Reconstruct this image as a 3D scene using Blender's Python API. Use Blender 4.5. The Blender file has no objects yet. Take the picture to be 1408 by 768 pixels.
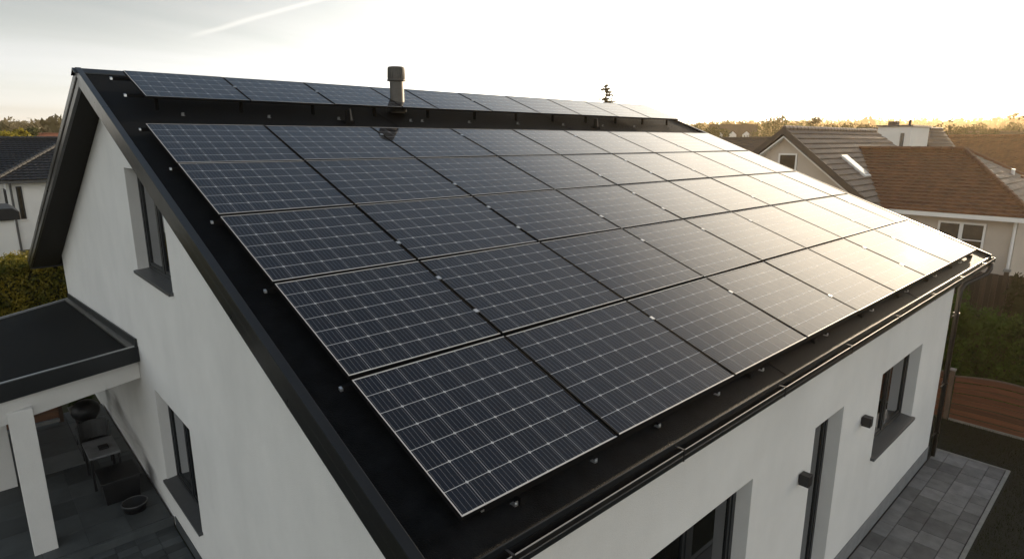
import bpy, math, random
from mathutils import Vector, noise
SC = bpy.context.scene
COL = SC.collection
PI = math.pi
random.seed(7)

# ------------------------------------------------------------------ camera
Z0 = 6.6
cam = bpy.data.objects.new('camera', bpy.data.cameras.new('camera'))
COL.objects.link(cam)
cam.data.sensor_width = 36.0
cam.data.lens = 832.02 / 1408 * 36.0
cam.data.clip_start = 0.05
cam.data.clip_end = 9000
cam.location = (0, 0, Z0)
cam.rotation_euler = (math.radians(90 - 12.855), 0, math.radians(47.2934 - 90))
SC.camera = cam

# ------------------------------------------------------------------ light
TRAIL_N, TRAIL_M = (0.36052, 0.03295, -0.93217), (0.37722, 0.90885, 0.17802)   # plane and middle of a vapour trail
SUN_AZ, SUN_EL = 7.0, 8.0           # azimuth measured from +X towards +Y
VEIL_BASE, VEIL_FWD = 4.2, 26.0
sd0 = (math.cos(math.radians(8)) * math.cos(math.radians(7)), math.cos(math.radians(8)) * math.sin(math.radians(7)), math.sin(math.radians(8)))
world = bpy.data.worlds.new('World')
SC.world = world
world.use_nodes = True
wn = world.node_tree.nodes
wl = world.node_tree.links
bg = wn['Background']
sky = wn.new('ShaderNodeTexSky')
sky.sky_type = 'NISHITA'
sky.sun_disc = False
sky.sun_elevation = math.radians(SUN_EL)
sky.sun_rotation = math.radians(90 - SUN_AZ)
sky.altitude = 100
sky.air_density = 1.0
sky.dust_density = 1.2
sky.ozone_density = 1.2
# thin cirrus veil: pale cloud streaks spread over the sky by direction
tc = wn.new('ShaderNodeTexCoord')
sep = wn.new('ShaderNodeSeparateXYZ')
wl.new(tc.outputs['Generated'], sep.inputs[0])
def wmath(op, a, b=None):
    n = wn.new('ShaderNodeMath'); n.operation = op
    for k, v in ((0, a), (1, b)):
        if v is None: continue
        if isinstance(v, (int, float)): n.inputs[k].default_value = v
        else: wl.new(v, n.inputs[k])
    return n.outputs[0]
zc = wmath('ADD', wmath('MAXIMUM', sep.outputs['Z'], 0.0), 0.20)
cx = wmath('DIVIDE', sep.outputs['X'], zc)
cy = wmath('DIVIDE', sep.outputs['Y'], zc)
comb = wn.new('ShaderNodeCombineXYZ')
wl.new(cx, comb.inputs[0]); wl.new(cy, comb.inputs[1])
mp = wn.new('ShaderNodeMapping')
mp.inputs['Rotation'].default_value = (0, 0, math.radians(52))
mp.inputs['Scale'].default_value = (0.28, 1.0, 1)
wl.new(comb.outputs[0], mp.inputs[0])
cn = wn.new('ShaderNodeTexNoise')
cn.inputs['Scale'].default_value = 1.7
cn.inputs['Detail'].default_value = 7
cn.inputs['Roughness'].default_value = 0.52
cn.inputs['Distortion'].default_value = 0.6
wl.new(mp.outputs[0], cn.inputs['Vector'])
cr = wn.new('ShaderNodeMapRange')
cr.inputs[1].default_value = 0.38; cr.inputs[2].default_value = 0.64
cr.inputs[3].default_value = 0.74; cr.inputs[4].default_value = 1.0
wl.new(cn.outputs['Fac'], cr.inputs[0])
# the veil lies low over the sunset half of the sky; it thins overhead
def mrange(v, a0, a1, b0, b1):
    n = wn.new('ShaderNodeMapRange'); n.interpolation_type = 'SMOOTHSTEP'
    wl.new(v, n.inputs[0])
    for i, q in enumerate((a0, a1, b0, b1)): n.inputs[i + 1].default_value = q
    return n.outputs[0]
va = math.radians(40)
front = wmath('ADD', wmath('MULTIPLY', sep.outputs['X'], math.cos(va)), wmath('MULTIPLY', sep.outputs['Y'], math.sin(va)))
sunward = wmath('ADD', wmath('ADD', wmath('MULTIPLY', sep.outputs['X'], sd0[0]), wmath('MULTIPLY', sep.outputs['Y'], sd0[1])), wmath('MULTIPLY', sep.outputs['Z'], sd0[2]))
fwd = wmath('POWER', wmath('MAXIMUM', sunward, 0.0), 3.6)
low = mrange(wmath('SUBTRACT', sep.outputs['Z'], wmath('MULTIPLY', fwd, 0.22)), 0.10, 0.46, 1.0, 0.06)
fill_bank = wmath('MULTIPLY', mrange(front, -0.50, 0.15, 1.0, 0.0), mrange(sep.outputs['Z'], 0.45, 0.90, 1.0, 0.2))  # unseen bright cloud bank, added behind the camera to brighten the walls
cover = wmath('MULTIPLY', cr.outputs[0], wmath('MAXIMUM', fill_bank, wmath('MULTIPLY', low, mrange(front, -0.25, 0.55, 0.0, 1.0))))
lit = wmath('MULTIPLY', wmath('ADD', wmath('ADD', wmath('MULTIPLY', fwd, VEIL_FWD), VEIL_BASE), wmath('MULTIPLY', fill_bank, 4.4)), mrange(sep.outputs['Z'], 0.0, 0.20, 1.9, 0.85))
vcol = wn.new('ShaderNodeMix'); vcol.data_type = 'RGBA'
wl.new(fwd, vcol.inputs[0])
vcol.inputs[6].default_value = (0.93, 0.98, 1.0, 1); vcol.inputs[7].default_value = (1.0, 0.885, 0.71, 1)
vlit = wn.new('ShaderNodeVectorMath'); vlit.operation = 'SCALE'
wl.new(vcol.outputs[2], vlit.inputs[0]); wl.new(lit, vlit.inputs['Scale'])
veil = wn.new('ShaderNodeMix'); veil.data_type = 'RGBA'
wl.new(cover, veil.inputs[0])
wl.new(sky.outputs[0], veil.inputs[6]); wl.new(vlit.outputs[0], veil.inputs[7])
# one thin vapour trail high on the left
def wdot(v):
    return wmath('ADD', wmath('ADD', wmath('MULTIPLY', sep.outputs['X'], v[0]), wmath('MULTIPLY', sep.outputs['Y'], v[1])), wmath('MULTIPLY', sep.outputs['Z'], v[2]))
off = wmath('ABSOLUTE', wmath('ADD', wdot(TRAIL_N), wmath('MULTIPLY', wmath('SUBTRACT', cn.outputs['Fac'], 0.5), 0.006)))
trail = wmath('MULTIPLY', mrange(off, 0.0, 0.0048, 0.30, 0.0), mrange(wdot(TRAIL_M), math.cos(math.radians(7.5)), math.cos(math.radians(4.0)), 0.0, 1.0))
tmix = wn.new('ShaderNodeMix'); tmix.data_type = 'RGBA'
wl.new(trail, tmix.inputs[0]); wl.new(veil.outputs[2], tmix.inputs[6]); tmix.inputs[7].default_value = (9.2, 8.9, 8.4, 1)
wl.new(tmix.outputs[2], bg.inputs[0])
bg.inputs[1].default_value = 0.06

sun = bpy.data.objects.new('sun', bpy.data.lights.new('sun', 'SUN'))
COL.objects.link(sun)
sun.data.energy = 3.0
sun.data.angle = math.radians(0.5)
sun.data.color = (1.0, 0.80, 0.56)
ce = math.cos(math.radians(SUN_EL))
sdir = Vector((ce * math.cos(math.radians(SUN_AZ)), ce * math.sin(math.radians(SUN_AZ)), math.sin(math.radians(SUN_EL))))
sun.rotation_euler = sdir.to_track_quat('Z', 'Y').to_euler()
sun.location = (60, 8, 40)

SC.view_settings.view_transform = 'Standard'
SC.view_settings.look = 'None'
SC.view_settings.gamma = 1
SC.view_settings.exposure = 1.5
SC.cycles.use_denoising = True
SC.cycles.max_bounces = 8
SC.cycles.diffuse_bounces = 3
SC.cycles.glossy_bounces = 3
SC.cycles.transmission_bounces = 4
SC.cycles.transparent_max_bounces = 16
SC.cycles.volume_bounces = 0
SC.cycles.caustics_reflective = False
SC.cycles.caustics_refractive = False
SC.cycles.sample_clamp_indirect = 6

# ------------------------------------------------------------------ materials
def srgb(r, g, b):
    f = lambda c: c / 12.92 if c <= 0.04045 else ((c + 0.055) / 1.055) ** 2.4
    return (f(r / 255), f(g / 255), f(b / 255))

class Mat:
    """Principled material with noise colour variation and bump."""
    def __new__(cls, name, col, rough=0.6, metal=0.0, var=0.0, vscale=3.0, bump=0.0, bscale=40.0, spec=0.5, col2=None, coat=0.0, detail=5.0, stretch=None):
        m = bpy.data.materials.new(name); m.use_nodes = True
        nt = m.node_tree; n = nt.nodes; l = nt.links
        b = n['Principled BSDF']
        b.inputs['Roughness'].default_value = rough
        b.inputs['Metallic'].default_value = metal
        b.inputs['Specular IOR Level'].default_value = spec
        b.inputs['Coat Weight'].default_value = coat
        b.inputs['Base Color'].default_value = (*col, 1)
        t = n.new('ShaderNodeTexCoord')
        src = t.outputs['Object']
        if stretch:
            mpn = n.new('ShaderNodeMapping'); mpn.inputs['Scale'].default_value = stretch
            l.new(src, mpn.inputs[0]); src = mpn.outputs[0]
        if var > 0 or col2:
            nz = n.new('ShaderNodeTexNoise'); nz.inputs['Scale'].default_value = vscale; nz.inputs['Detail'].default_value = detail
            nz.inputs['Roughness'].default_value = 0.62
            l.new(src, nz.inputs['Vector'])
            r = n.new('ShaderNodeValToRGB')
            c2 = col2 or tuple(min(1, c * (1 + var)) for c in col)
            c1 = col if col2 else tuple(c * (1 - var) for c in col)
            r.color_ramp.elements[0].position = 0.32; r.color_ramp.elements[1].position = 0.68
            r.color_ramp.elements[0].color = (*c1, 1); r.color_ramp.elements[1].color = (*c2, 1)
            l.new(nz.outputs['Fac'], r.inputs[0]); l.new(r.outputs[0], b.inputs['Base Color'])
            rr = n.new('ShaderNodeMapRange'); rr.inputs[3].default_value = max(0.02, rough - 0.08); rr.inputs[4].default_value = min(1, rough + 0.08)
            l.new(nz.outputs['Fac'], rr.inputs[0]); l.new(rr.outputs[0], b.inputs['Roughness'])
        if bump > 0:
            nb = n.new('ShaderNodeTexNoise'); nb.inputs['Scale'].default_value = bscale; nb.inputs['Detail'].default_value = 4
            l.new(src, nb.inputs['Vector'])
            bp = n.new('ShaderNodeBump'); bp.inputs['Strength'].default_value = bump; bp.inputs['Distance'].default_value = 0.02
            l.new(nb.outputs['Fac'], bp.inputs['Height']); l.new(bp.outputs[0], b.inputs['Normal'])
        return m

M = {}
M['render'] = Mat('white_render', (0.76, 0.737, 0.70), 0.9, var=0.05, vscale=0.9, bump=0.25, bscale=130, spec=0.2)
def weather(m, streak=0.10):
    nt = m.node_tree; n = nt.nodes; l = nt.links; b = n['Principled BSDF']; old = b.inputs['Base Color'].links[0].from_socket
    t = n.new('ShaderNodeTexCoord'); mp_ = n.new('ShaderNodeMapping'); mp_.inputs['Scale'].default_value = (1.5, 1.5, 0.22)
    l.new(t.outputs['Object'], mp_.inputs[0])
    z = n.new('ShaderNodeTexNoise'); z.inputs['Scale'].default_value = 1.0; z.inputs['Detail'].default_value = 6; z.inputs['Roughness'].default_value = 0.65
    l.new(mp_.outputs[0], z.inputs['Vector'])
    r = n.new('ShaderNodeMapRange'); r.inputs[1].default_value = .35; r.inputs[2].default_value = .70; r.inputs[3].default_value = 1.0; r.inputs[4].default_value = 1 - streak
    l.new(z.outputs['Fac'], r.inputs[0])
    g = n.new('ShaderNodeTexNoise'); g.inputs['Scale'].default_value = 55; g.inputs['Detail'].default_value = 3; l.new(t.outputs['Object'], g.inputs['Vector'])
    r2 = n.new('ShaderNodeMapRange'); r2.inputs[3].default_value = .95; r2.inputs[4].default_value = 1.04; l.new(g.outputs['Fac'], r2.inputs[0])
    k = n.new('ShaderNodeMath'); k.operation = 'MULTIPLY'; l.new(r.outputs[0], k.inputs[0]); l.new(r2.outputs[0], k.inputs[1])
    mx = n.new('ShaderNodeMix'); mx.data_type = 'RGBA'; mx.blend_type = 'MULTIPLY'; mx.inputs[0].default_value = 1
    l.new(old, mx.inputs[6]); l.new(k.outputs[0], mx.inputs[7]); l.new(mx.outputs[2], b.inputs['Base Color'])
weather(M['render'], 0.035)
M['render_cream'] = Mat('cream_render', (0.48, 0.42, 0.36), 0.9, var=0.05, vscale=1.2, bump=0.2, bscale=90, spec=0.2)
M['membrane'] = Mat('dark_roof_membrane', (0.0068, 0.0074, 0.0082), 0.60, var=0.55, vscale=7, detail=9, bump=0.6, bscale=110, spec=0.05)
M['trim'] = Mat('grey_brown_trim_metal', (0.013, 0.0128, 0.0125), 0.30, spec=0.4, var=0.14, vscale=4, bump=0.04, bscale=20)
M['dark_trim'] = Mat('anthracite_trim_metal', (0.010, 0.012, 0.014), 0.42, var=0.15, vscale=4)
M['soffit'] = Mat('dark_brown_soffit', (0.006, 0.0055, 0.005), 0.8, var=0.25, vscale=6, stretch=(8, 1, 1))
M['gutter'] = Mat('dark_gutter_metal', (0.018, 0.017, 0.017), 0.34, metal=0.2, var=0.2, vscale=8)
M['silver'] = Mat('aluminium', (0.62, 0.62, 0.62), 0.32, metal=0.9, var=0.08, vscale=30)
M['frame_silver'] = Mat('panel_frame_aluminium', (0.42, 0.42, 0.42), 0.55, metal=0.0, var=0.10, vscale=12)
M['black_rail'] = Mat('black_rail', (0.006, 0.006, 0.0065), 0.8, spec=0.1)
M['hook_grey'] = Mat('galvanised_hook', (0.16, 0.16, 0.16), 0.5, metal=0.3)
M['winframe'] = Mat('anthracite_window_frame', (0.013, 0.015, 0.017), 0.42, var=0.1, vscale=6)
M['sill'] = Mat('anthracite_sill_sheet', (0.070, 0.070, 0.070), 0.40, var=0.12, vscale=6, bump=0.03)
M['plinth'] = Mat('grey_plinth', (0.20, 0.20, 0.20), 0.9, var=0.15, vscale=5, bump=0.4, bscale=60)
M['room'] = Mat('room_plaster', (0.35, 0.33, 0.30), 0.95)
M['curtain'] = Mat('pale_curtain', (0.60, 0.58, 0.54), 0.9, var=0.12, vscale=9, stretch=(6, 6, 0.3))
M['lamp_body'] = Mat('charcoal_lamp_metal', (0.012, 0.012, 0.013), 0.45)
M['vent'] = Mat('brown_vent_plastic', (0.088, 0.076, 0.062), 0.55, var=0.2, vscale=8)
M['white_frame'] = Mat('white_window_frame', (0.75, 0.73, 0.70), 0.5)
M['tile_brown'] = Mat('brown_roof_tile', (0.150, 0.062, 0.026), 0.68, var=0.32, vscale=2.2, bump=0.3, bscale=30)
M['tile_grey'] = Mat('grey_brown_roof_tile', (0.135, 0.102, 0.076), 0.55, var=0.30, vscale=2.0, bump=0.3, bscale=30)
M['tile_black'] = Mat('black_glazed_roof_tile', (0.016, 0.018, 0.022), 0.40, var=0.3, vscale=2.5)
M['tile_red'] = Mat('red_roof_tile', (0.20, 0.075, 0.045), 0.7, var=0.3, vscale=0.6)
M['tile_dark'] = Mat('dark_far_roof', (0.055, 0.042, 0.038), 0.7, var=0.3, vscale=0.6)
M['barge'] = Mat('brown_bargeboard', (0.055, 0.038, 0.028), 0.6, var=0.15, vscale=5)
M['far_wall'] = Mat('far_white_wall', (0.70, 0.68, 0.64), 0.9, var=0.05, vscale=0.5)
M['wood'] = Mat('red_brown_fence_wood', (0.125, 0.044, 0.019), 0.65, var=0.35, vscale=2.2, bump=0.3, bscale=14, stretch=(1, 0.35, 6))
M['wood_post'] = Mat('grey_brown_post_wood', (0.105, 0.070, 0.050), 0.7, var=0.2, vscale=5, stretch=(4, 4, 0.5))
M['old_wood'] = Mat('weathered_dark_boards', (0.055, 0.040, 0.030), 0.8, var=0.35, vscale=3, stretch=(3, 3, 0.4), bump=0.3)
M['slab'] = Mat('grey_concrete_slab', (0.155, 0.150, 0.145), 0.85, var=0.25, vscale=3.5, bump=0.3, bscale=60)
M['slab_edge'] = Mat('pale_concrete_edging', (0.22, 0.215, 0.20), 0.85, var=0.15, vscale=6, bump=0.2, bscale=60)
M['terrace'] = Mat('dark_grey_terrace_tile', (0.060, 0.066, 0.068), 0.6, var=0.22, vscale=2.5, bump=0.1, bscale=30)
M['terrace_light'] = Mat('mid_grey_terrace_tile', (0.12, 0.125, 0.125), 0.6, var=0.15, vscale=2.5)
M['joint'] = Mat('dark_joint_sand', (0.035, 0.032, 0.030), 0.95, var=0.3, vscale=20)
M['lawn'] = Mat('dark_lawn_soil', (0.006, 0.009, 0.0035), 0.95, var=0.4, vscale=4, bump=0.6, bscale=25)
M['ground'] = Mat('meadow_ground', (0.050, 0.060, 0.025), 0.95, col2=(0.085, 0.070, 0.035), vscale=0.02)
M['black_plastic'] = Mat('black_plastic', (0.007, 0.007, 0.008), 0.5, var=0.2, vscale=8)
M['grey_top'] = Mat('grey_table_top', (0.16, 0.16, 0.165), 0.5, var=0.2, vscale=6)
M['terracotta'] = Mat('dark_clay', (0.035, 0.026, 0.022), 0.7, var=0.3, vscale=8)
M['bark'] = Mat('bark', (0.070, 0.050, 0.035), 0.9, var=0.3, vscale=4, bump=0.5, bscale=12)
M['brick'] = Mat('brown_timber_wall', (0.17, 0.085, 0.050), 0.8, var=0.35, vscale=3, stretch=(0.4, 0.4, 5))

def leaf_mat(name, c1, c2, scale=0.7, trans=0.35):
    m = bpy.data.materials.new(name); m.use_nodes = True
    nt = m.node_tree; n = nt.nodes; l = nt.links
    n.remove(n['Principled BSDF'])
    t = n.new('ShaderNodeTexCoord')
    nz = n.new('ShaderNodeTexNoise'); nz.inputs['Scale'].default_value = scale; nz.inputs['Detail'].default_value = 5
    nz.inputs['Roughness'].default_value = 0.7
    l.new(t.outputs['Object'], nz.inputs['Vector'])
    r = n.new('ShaderNodeValToRGB')
    r.color_ramp.elements[0].position = 0.33; r.color_ramp.elements[1].position = 0.66
    r.color_ramp.elements[0].color = (*c1, 1); r.color_ramp.elements[1].color = (*c2, 1)
    l.new(nz.outputs['Fac'], r.inputs[0])
    d = n.new('ShaderNodeBsdfDiffuse'); tr = n.new('ShaderNodeBsdfTranslucent'); gl = n.new('ShaderNodeBsdfGlossy')
    gl.inputs['Roughness'].default_value = 0.45; gl.inputs['Color'].default_value = (0.5, 0.5, 0.45, 1)
    l.new(r.outputs[0], d.inputs['Color']); l.new(r.outputs[0], tr.inputs['Color'])
    mx = n.new('ShaderNodeMixShader'); mx.inputs[0].default_value = trans
    l.new(d.outputs[0], mx.inputs[1]); l.new(tr.outputs[0], mx.inputs[2])
    m2 = n.new('ShaderNodeMixShader'); m2.inputs[0].default_value = 0.04
    l.new(mx.outputs[0], m2.inputs[1]); l.new(gl.outputs[0], m2.inputs[2])
    l.new(m2.outputs[0], n['Material Output'].inputs['Surface'])
    return m
M['leaf_hedge'] = leaf_mat('hedge_leaf', (0.010, 0.026, 0.005), (0.075, 0.135, 0.015), 2.2)
M['leaf_painted_sun'] = leaf_mat('painted_sun_hedge_leaf', (0.050, 0.070, 0.014), (0.32, 0.24, 0.028), 1.8)  # yellow end paints the low sun's light into the leaf colour
M['leaf_green'] = leaf_mat('broad_leaf', (0.030, 0.040, 0.014), (0.090, 0.095, 0.030), 0.5)
M['leaf_yellow'] = leaf_mat('yellow_leaf', (0.12, 0.12, 0.015), (0.34, 0.27, 0.03), 0.5)
M['leaf_dark'] = leaf_mat('dark_leaf', (0.018, 0.024, 0.010), (0.050, 0.052, 0.022), 0.4)
M['leaf_wood'] = leaf_mat('woodland_leaf', (0.018, 0.022, 0.009), (0.055, 0.048, 0.018), 0.02, 0.08)
M['needle'] = leaf_mat('spruce_needle', (0.030, 0.032, 0.014), (0.060, 0.055, 0.022), 1.0)
M['grass'] = leaf_mat('grass_blade', (0.007, 0.012, 0.003), (0.020, 0.028, 0.007), 1.5)

def glass_mat(name, tint, tr):
    """thin window glass: see-through with a Fresnel reflection"""
    m = bpy.data.materials.new(name); m.use_nodes = True
    nt = m.node_tree; n = nt.nodes; l = nt.links
    n.remove(n['Principled BSDF'])
    g = n.new('ShaderNodeBsdfGlossy'); g.inputs['Roughness'].default_value = 0.02; g.inputs['Color'].default_value = (0.9, 0.92, 0.95, 1)
    t = n.new('ShaderNodeBsdfTransparent'); t.inputs['Color'].default_value = (*tint, 1)
    f = n.new('ShaderNodeFresnel'); f.inputs['IOR'].default_value = 1.5
    a = n.new('ShaderNodeMath'); a.operation = 'MULTIPLY_ADD'; a.inputs[1].default_value = 1.5; a.inputs[2].default_value = 0.02; a.use_clamp = True
    l.new(f.outputs[0], a.inputs[0])
    mx = n.new('ShaderNodeMixShader')
    l.new(a.outputs[0], mx.inputs[0]); l.new(t.outputs[0], mx.inputs[1]); l.new(g.outputs[0], mx.inputs[2])
    l.new(mx.outputs[0], n['Material Output'].inputs['Surface'])
    return m
M['glass'] = glass_mat('window_glass', (0.55, 0.57, 0.57), 0.5)
M['dark_pane'] = Mat('dark_window_pane', (0.030, 0.026, 0.022), 0.06, spec=0.6, col2=(0.075, 0.060, 0.045), vscale=1.6)

def solar_mat():
    m = bpy.data.materials.new('solar_cells'); m.use_nodes = True
    nt = m.node_tree; n = nt.nodes; l = nt.links
    b = n['Principled BSDF']
    uv = n.new('ShaderNodeUVMap'); uv.uv_map = 'cells'
    s = n.new('ShaderNodeSeparateXYZ'); l.new(uv.outputs[0], s.inputs[0])
    def mt(op, a, bb=None, c=None):
        k = n.new('ShaderNodeMath'); k.operation = op
        for i, v in enumerate((a, bb, c)):
            if v is None: continue
            if isinstance(v, (int, float)): k.inputs[i].default_value = v
            else: l.new(v, k.inputs[i])
        return k.outputs[0]
    def dist(v, mul=1.0):                 # distance from the nearest whole number
        x = mt('MULTIPLY', v, mul) if mul != 1 else v
        return mt('ABSOLUTE', mt('SUBTRACT', mt('FRACT', mt('ADD', x, 0.5)), 0.5))
    du = dist(s.outputs[0]); dv = dist(s.outputs[1])
    gap_v = mt('LESS_THAN', dv, 0.013)
    gap_u = mt('LESS_THAN', du, 0.011)
    bus = mt('LESS_THAN', dist(mt('ADD', s.outputs[0], 0.1), 5.0), 0.034)
    node = mt('LESS_THAN', mt('ADD', du, mt('MULTIPLY', dv, 1.0)), 0.075)
    fing = mt('MULTIPLY', mt('LESS_THAN', dist(s.outputs[1], 26.0), 0.16), 0.015)
    white = mt('MAXIMUM', mt('MULTIPLY', gap_v, 1.15), mt('MAXIMUM', mt('MULTIPLY', gap_u, 0.6), mt('MAXIMUM', mt('MULTIPLY', bus, 0.30), mt('MULTIPLY', node, 1.0))))
    white = mt('MAXIMUM', white, fing)
    # every cell a touch different in tone
    cell = n.new('ShaderNodeCombineXYZ')
    l.new(mt('FLOOR', s.outputs[0]), cell.inputs[0]); l.new(mt('FLOOR', s.outputs[1]), cell.inputs[1])
    oi = n.new('ShaderNodeObjectInfo'); l.new(mt('MULTIPLY', oi.outputs['Random'], 97.0), cell.inputs[2])
    wnz = n.new('ShaderNodeTexWhiteNoise'); wnz.noise_dimensions = '3D'; l.new(cell.outputs[0], wnz.inputs['Vector'])
    cellc = n.new('ShaderNodeMix'); cellc.data_type = 'RGBA'
    l.new(mt('ADD', mt('MULTIPLY', wnz.outputs['Value'], 0.55), mt('MULTIPLY', oi.outputs['Random'], 0.45)), cellc.inputs[0])
    cellc.inputs[6].default_value = (0.0026, 0.0036, 0.0070, 1); cellc.inputs[7].default_value = (0.0045, 0.0066, 0.0130, 1)
    mix = n.new('ShaderNodeMix'); mix.data_type = 'RGBA'
    l.new(white, mix.inputs[0]); l.new(cellc.outputs[2], mix.inputs[6]); mix.inputs[7].default_value = (0.40, 0.41, 0.42, 1)
    # light dust
    tcn = n.new('ShaderNodeTexCoord')
    dn = n.new('ShaderNodeTexNoise'); dn.inputs['Scale'].default_value = 2.2; dn.inputs['Detail'].default_value = 8; dn.inputs['Roughness'].default_value = 0.7
    l.new(tcn.outputs['Object'], dn.inputs['Vector'])
    dr = n.new('ShaderNodeMapRange'); dr.inputs[1].default_value = 0.35; dr.inputs[2].default_value = 0.75; dr.inputs[3].default_value = 0.0; dr.inputs[4].default_value = 0.006
    l.new(dn.outputs['Fac'], dr.inputs[0])
    dmix = n.new('ShaderNodeMix'); dmix.data_type = 'RGBA'
    edge = n.new('ShaderNodeMapRange'); edge.inputs[1].default_value = 0.5; edge.inputs[2].default_value = -0.1; edge.inputs[3].default_value = 1.0; edge.inputs[4].default_value = 3.2
    l.new(s.outputs[1], edge.inputs[0])
    l.new(mt('MULTIPLY', dr.outputs[0], edge.outputs[0]), dmix.inputs[0]); l.new(mix.outputs[2], dmix.inputs[6]); dmix.inputs[7].default_value = (0.40, 0.37, 0.33, 1)
    l.new(dmix.outputs[2], b.inputs['Base Color'])
    b.inputs['Roughness'].default_value = 0.34
    b.inputs['Specular IOR Level'].default_value = 0.0
    b.inputs['Coat Weight'].default_value = 1.0
    b.inputs['Coat IOR'].default_value = 1.46
    cro = n.new('ShaderNodeMapRange'); cro.inputs[3].default_value = 0.03; cro.inputs[4].default_value = 0.07
    l.new(dn.outputs['Fac'], cro.inputs[0]); l.new(cro.outputs[0], b.inputs['Coat Roughness'])
    return m
M['solar'] = solar_mat()

# ------------------------------------------------------------------ mesh helpers
class MB:
    def __init__(self): self.v = []; self.f = []; self.uv = None
    def quad(self, *p):
        i = len(self.v); self.v += [tuple(q) for q in p]; self.f.append(tuple(range(i, i + len(p))))
    def box(self, x0, x1, y0, y1, z0, z1):
        self.hexa([(x0, y0, z0), (x1, y0, z0), (x1, y1, z0), (x0, y1, z0)], [(x0, y0, z1), (x1, y0, z1), (x1, y1, z1), (x0, y1, z1)])
        return self
    def hexa(self, lo, hi):
        i = len(self.v); n = len(lo); self.v += [tuple(p) for p in lo] + [tuple(p) for p in hi]
        self.f.append(tuple(i + k for k in reversed(range(n)))); self.f.append(tuple(i + n + k for k in range(n)))
        for k in range(n): self.f.append((i + k, i + (k + 1) % n, i + n + (k + 1) % n, i + n + k))
        return self
    def prism(self, poly, d):
        """extrude a 3-D polygon along vector d"""
        return self.hexa(poly, [tuple(Vector(p) + Vector(d)) for p in poly])
    def sweep(self, prof, a, b, side=None):
        """extrude a profile of (side, up) offsets from a to b; side is horizontal"""
        a, b = Vector(a), Vector(b)
        t = (b - a).normalized()
        sd = Vector(side).normalized() if side else t.cross(Vector((0, 0, 1))).normalized()
        up = Vector((0, 0, 1))
        self.hexa([a + sd * p + up * q for p, q in prof], [b + sd * p + up * q for p, q in prof]); return self
    def tube(self, path, r, n=10, cap=True):
        path = [Vector(p) for p in path]; rs = r if isinstance(r, (list, tuple)) else [r] * len(path)
        i0 = len(self.v); ref = None
        for k, p in enumerate(path):
            t = (path[min(k + 1, len(path) - 1)] - path[max(k - 1, 0)]).normalized()
            if ref is None:
                ref = Vector((1, 0, 0)) if abs(t.x) < 0.8 else Vector((0, 1, 0))
            u = (ref - t * ref.dot(t)).normalized(); w = t.cross(u); ref = u
            for j in range(n):
                a = 2 * PI * j / n
                self.v.append(tuple(p + (u * math.cos(a) + w * math.sin(a)) * rs[k]))
        for k in range(len(path) - 1):
            for j in range(n):
                a = i0 + k * n + j; b = i0 + k * n + (j + 1) % n
                self.f.append((a, b, b + n, a + n))
        if cap:
            self.f.append(tuple(i0 + j for j in reversed(range(n))))
            self.f.append(tuple(i0 + (len(path) - 1) * n + j for j in range(n)))
        return self
    def lathe(self, prof, c=(0, 0, 0), n=24):
        i0 = len(self.v)
        for r, z in prof:
            for j in range(n):
                a = 2 * PI * j / n
                self.v.append((c[0] + r * math.cos(a), c[1] + r * math.sin(a), c[2] + z))
        for k in range(len(prof) - 1):
            for j in range(n):
                a = i0 + k * n + j; b = i0 + k * n + (j + 1) % n
                self.f.append((a, b, b + n, a + n))
        return self
    def leaf(self, p, s, rng):
        n = Vector((rng.gauss(0, 1), rng.gauss(0, 1), rng.gauss(0, 1) + 0.4)).normalized()
        u = n.orthogonal().normalized(); w = n.cross(u)
        a = rng.uniform(0, 2 * PI); u2 = u * math.cos(a) + w * math.sin(a); w2 = n.cross(u2)
        l, h = s * rng.uniform(0.7, 1.3), s * rng.uniform(0.35, 0.6)
        p = Vector(p)
        self.quad(p - u2 * l, p - w2 * h + n * h * 0.2, p + u2 * l, p + w2 * h + n * h * 0.2)
    def build(self, name, mat, parent=None, smooth=False, bevel=0.0):
        me = bpy.data.meshes.new(name)
        me.from_pydata(self.v, [], self.f); me.validate(); me.update()
        if smooth:
            me.polygons.foreach_set('use_smooth', [True] * len(me.polygons))
        o = bpy.data.objects.new(name, me); COL.objects.link(o)
        if mat: me.materials.append(mat)
        if parent:
            o.parent = parent
            loc = Vector((0, 0, 0)); q = parent
            while q: loc = loc + q.location; q = q.parent
            if loc.length > 0: me.transform(__import__('mathutils').Matrix.Translation(-loc))
        if bevel > 0:
            md = o.modifiers.new('bevel', 'BEVEL'); md.width = bevel; md.segments = 2; md.limit_method = 'ANGLE'; md.angle_limit = math.radians(40)
        return o

def tag(o, label, cat, group=None, kind=None):
    if label: o['label'] = label
    if cat: o['category'] = cat
    if group: o['group'] = group
    if kind: o['kind'] = kind
    return o
def thing(name, label, cat, loc=(0, 0, 0), group=None):
    o = bpy.data.objects.new(name, None); COL.objects.link(o); o.location = loc; o.empty_display_size = 0.3
    return tag(o, label, cat, group)
def struct(o): o['kind'] = 'structure'; return o

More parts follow.
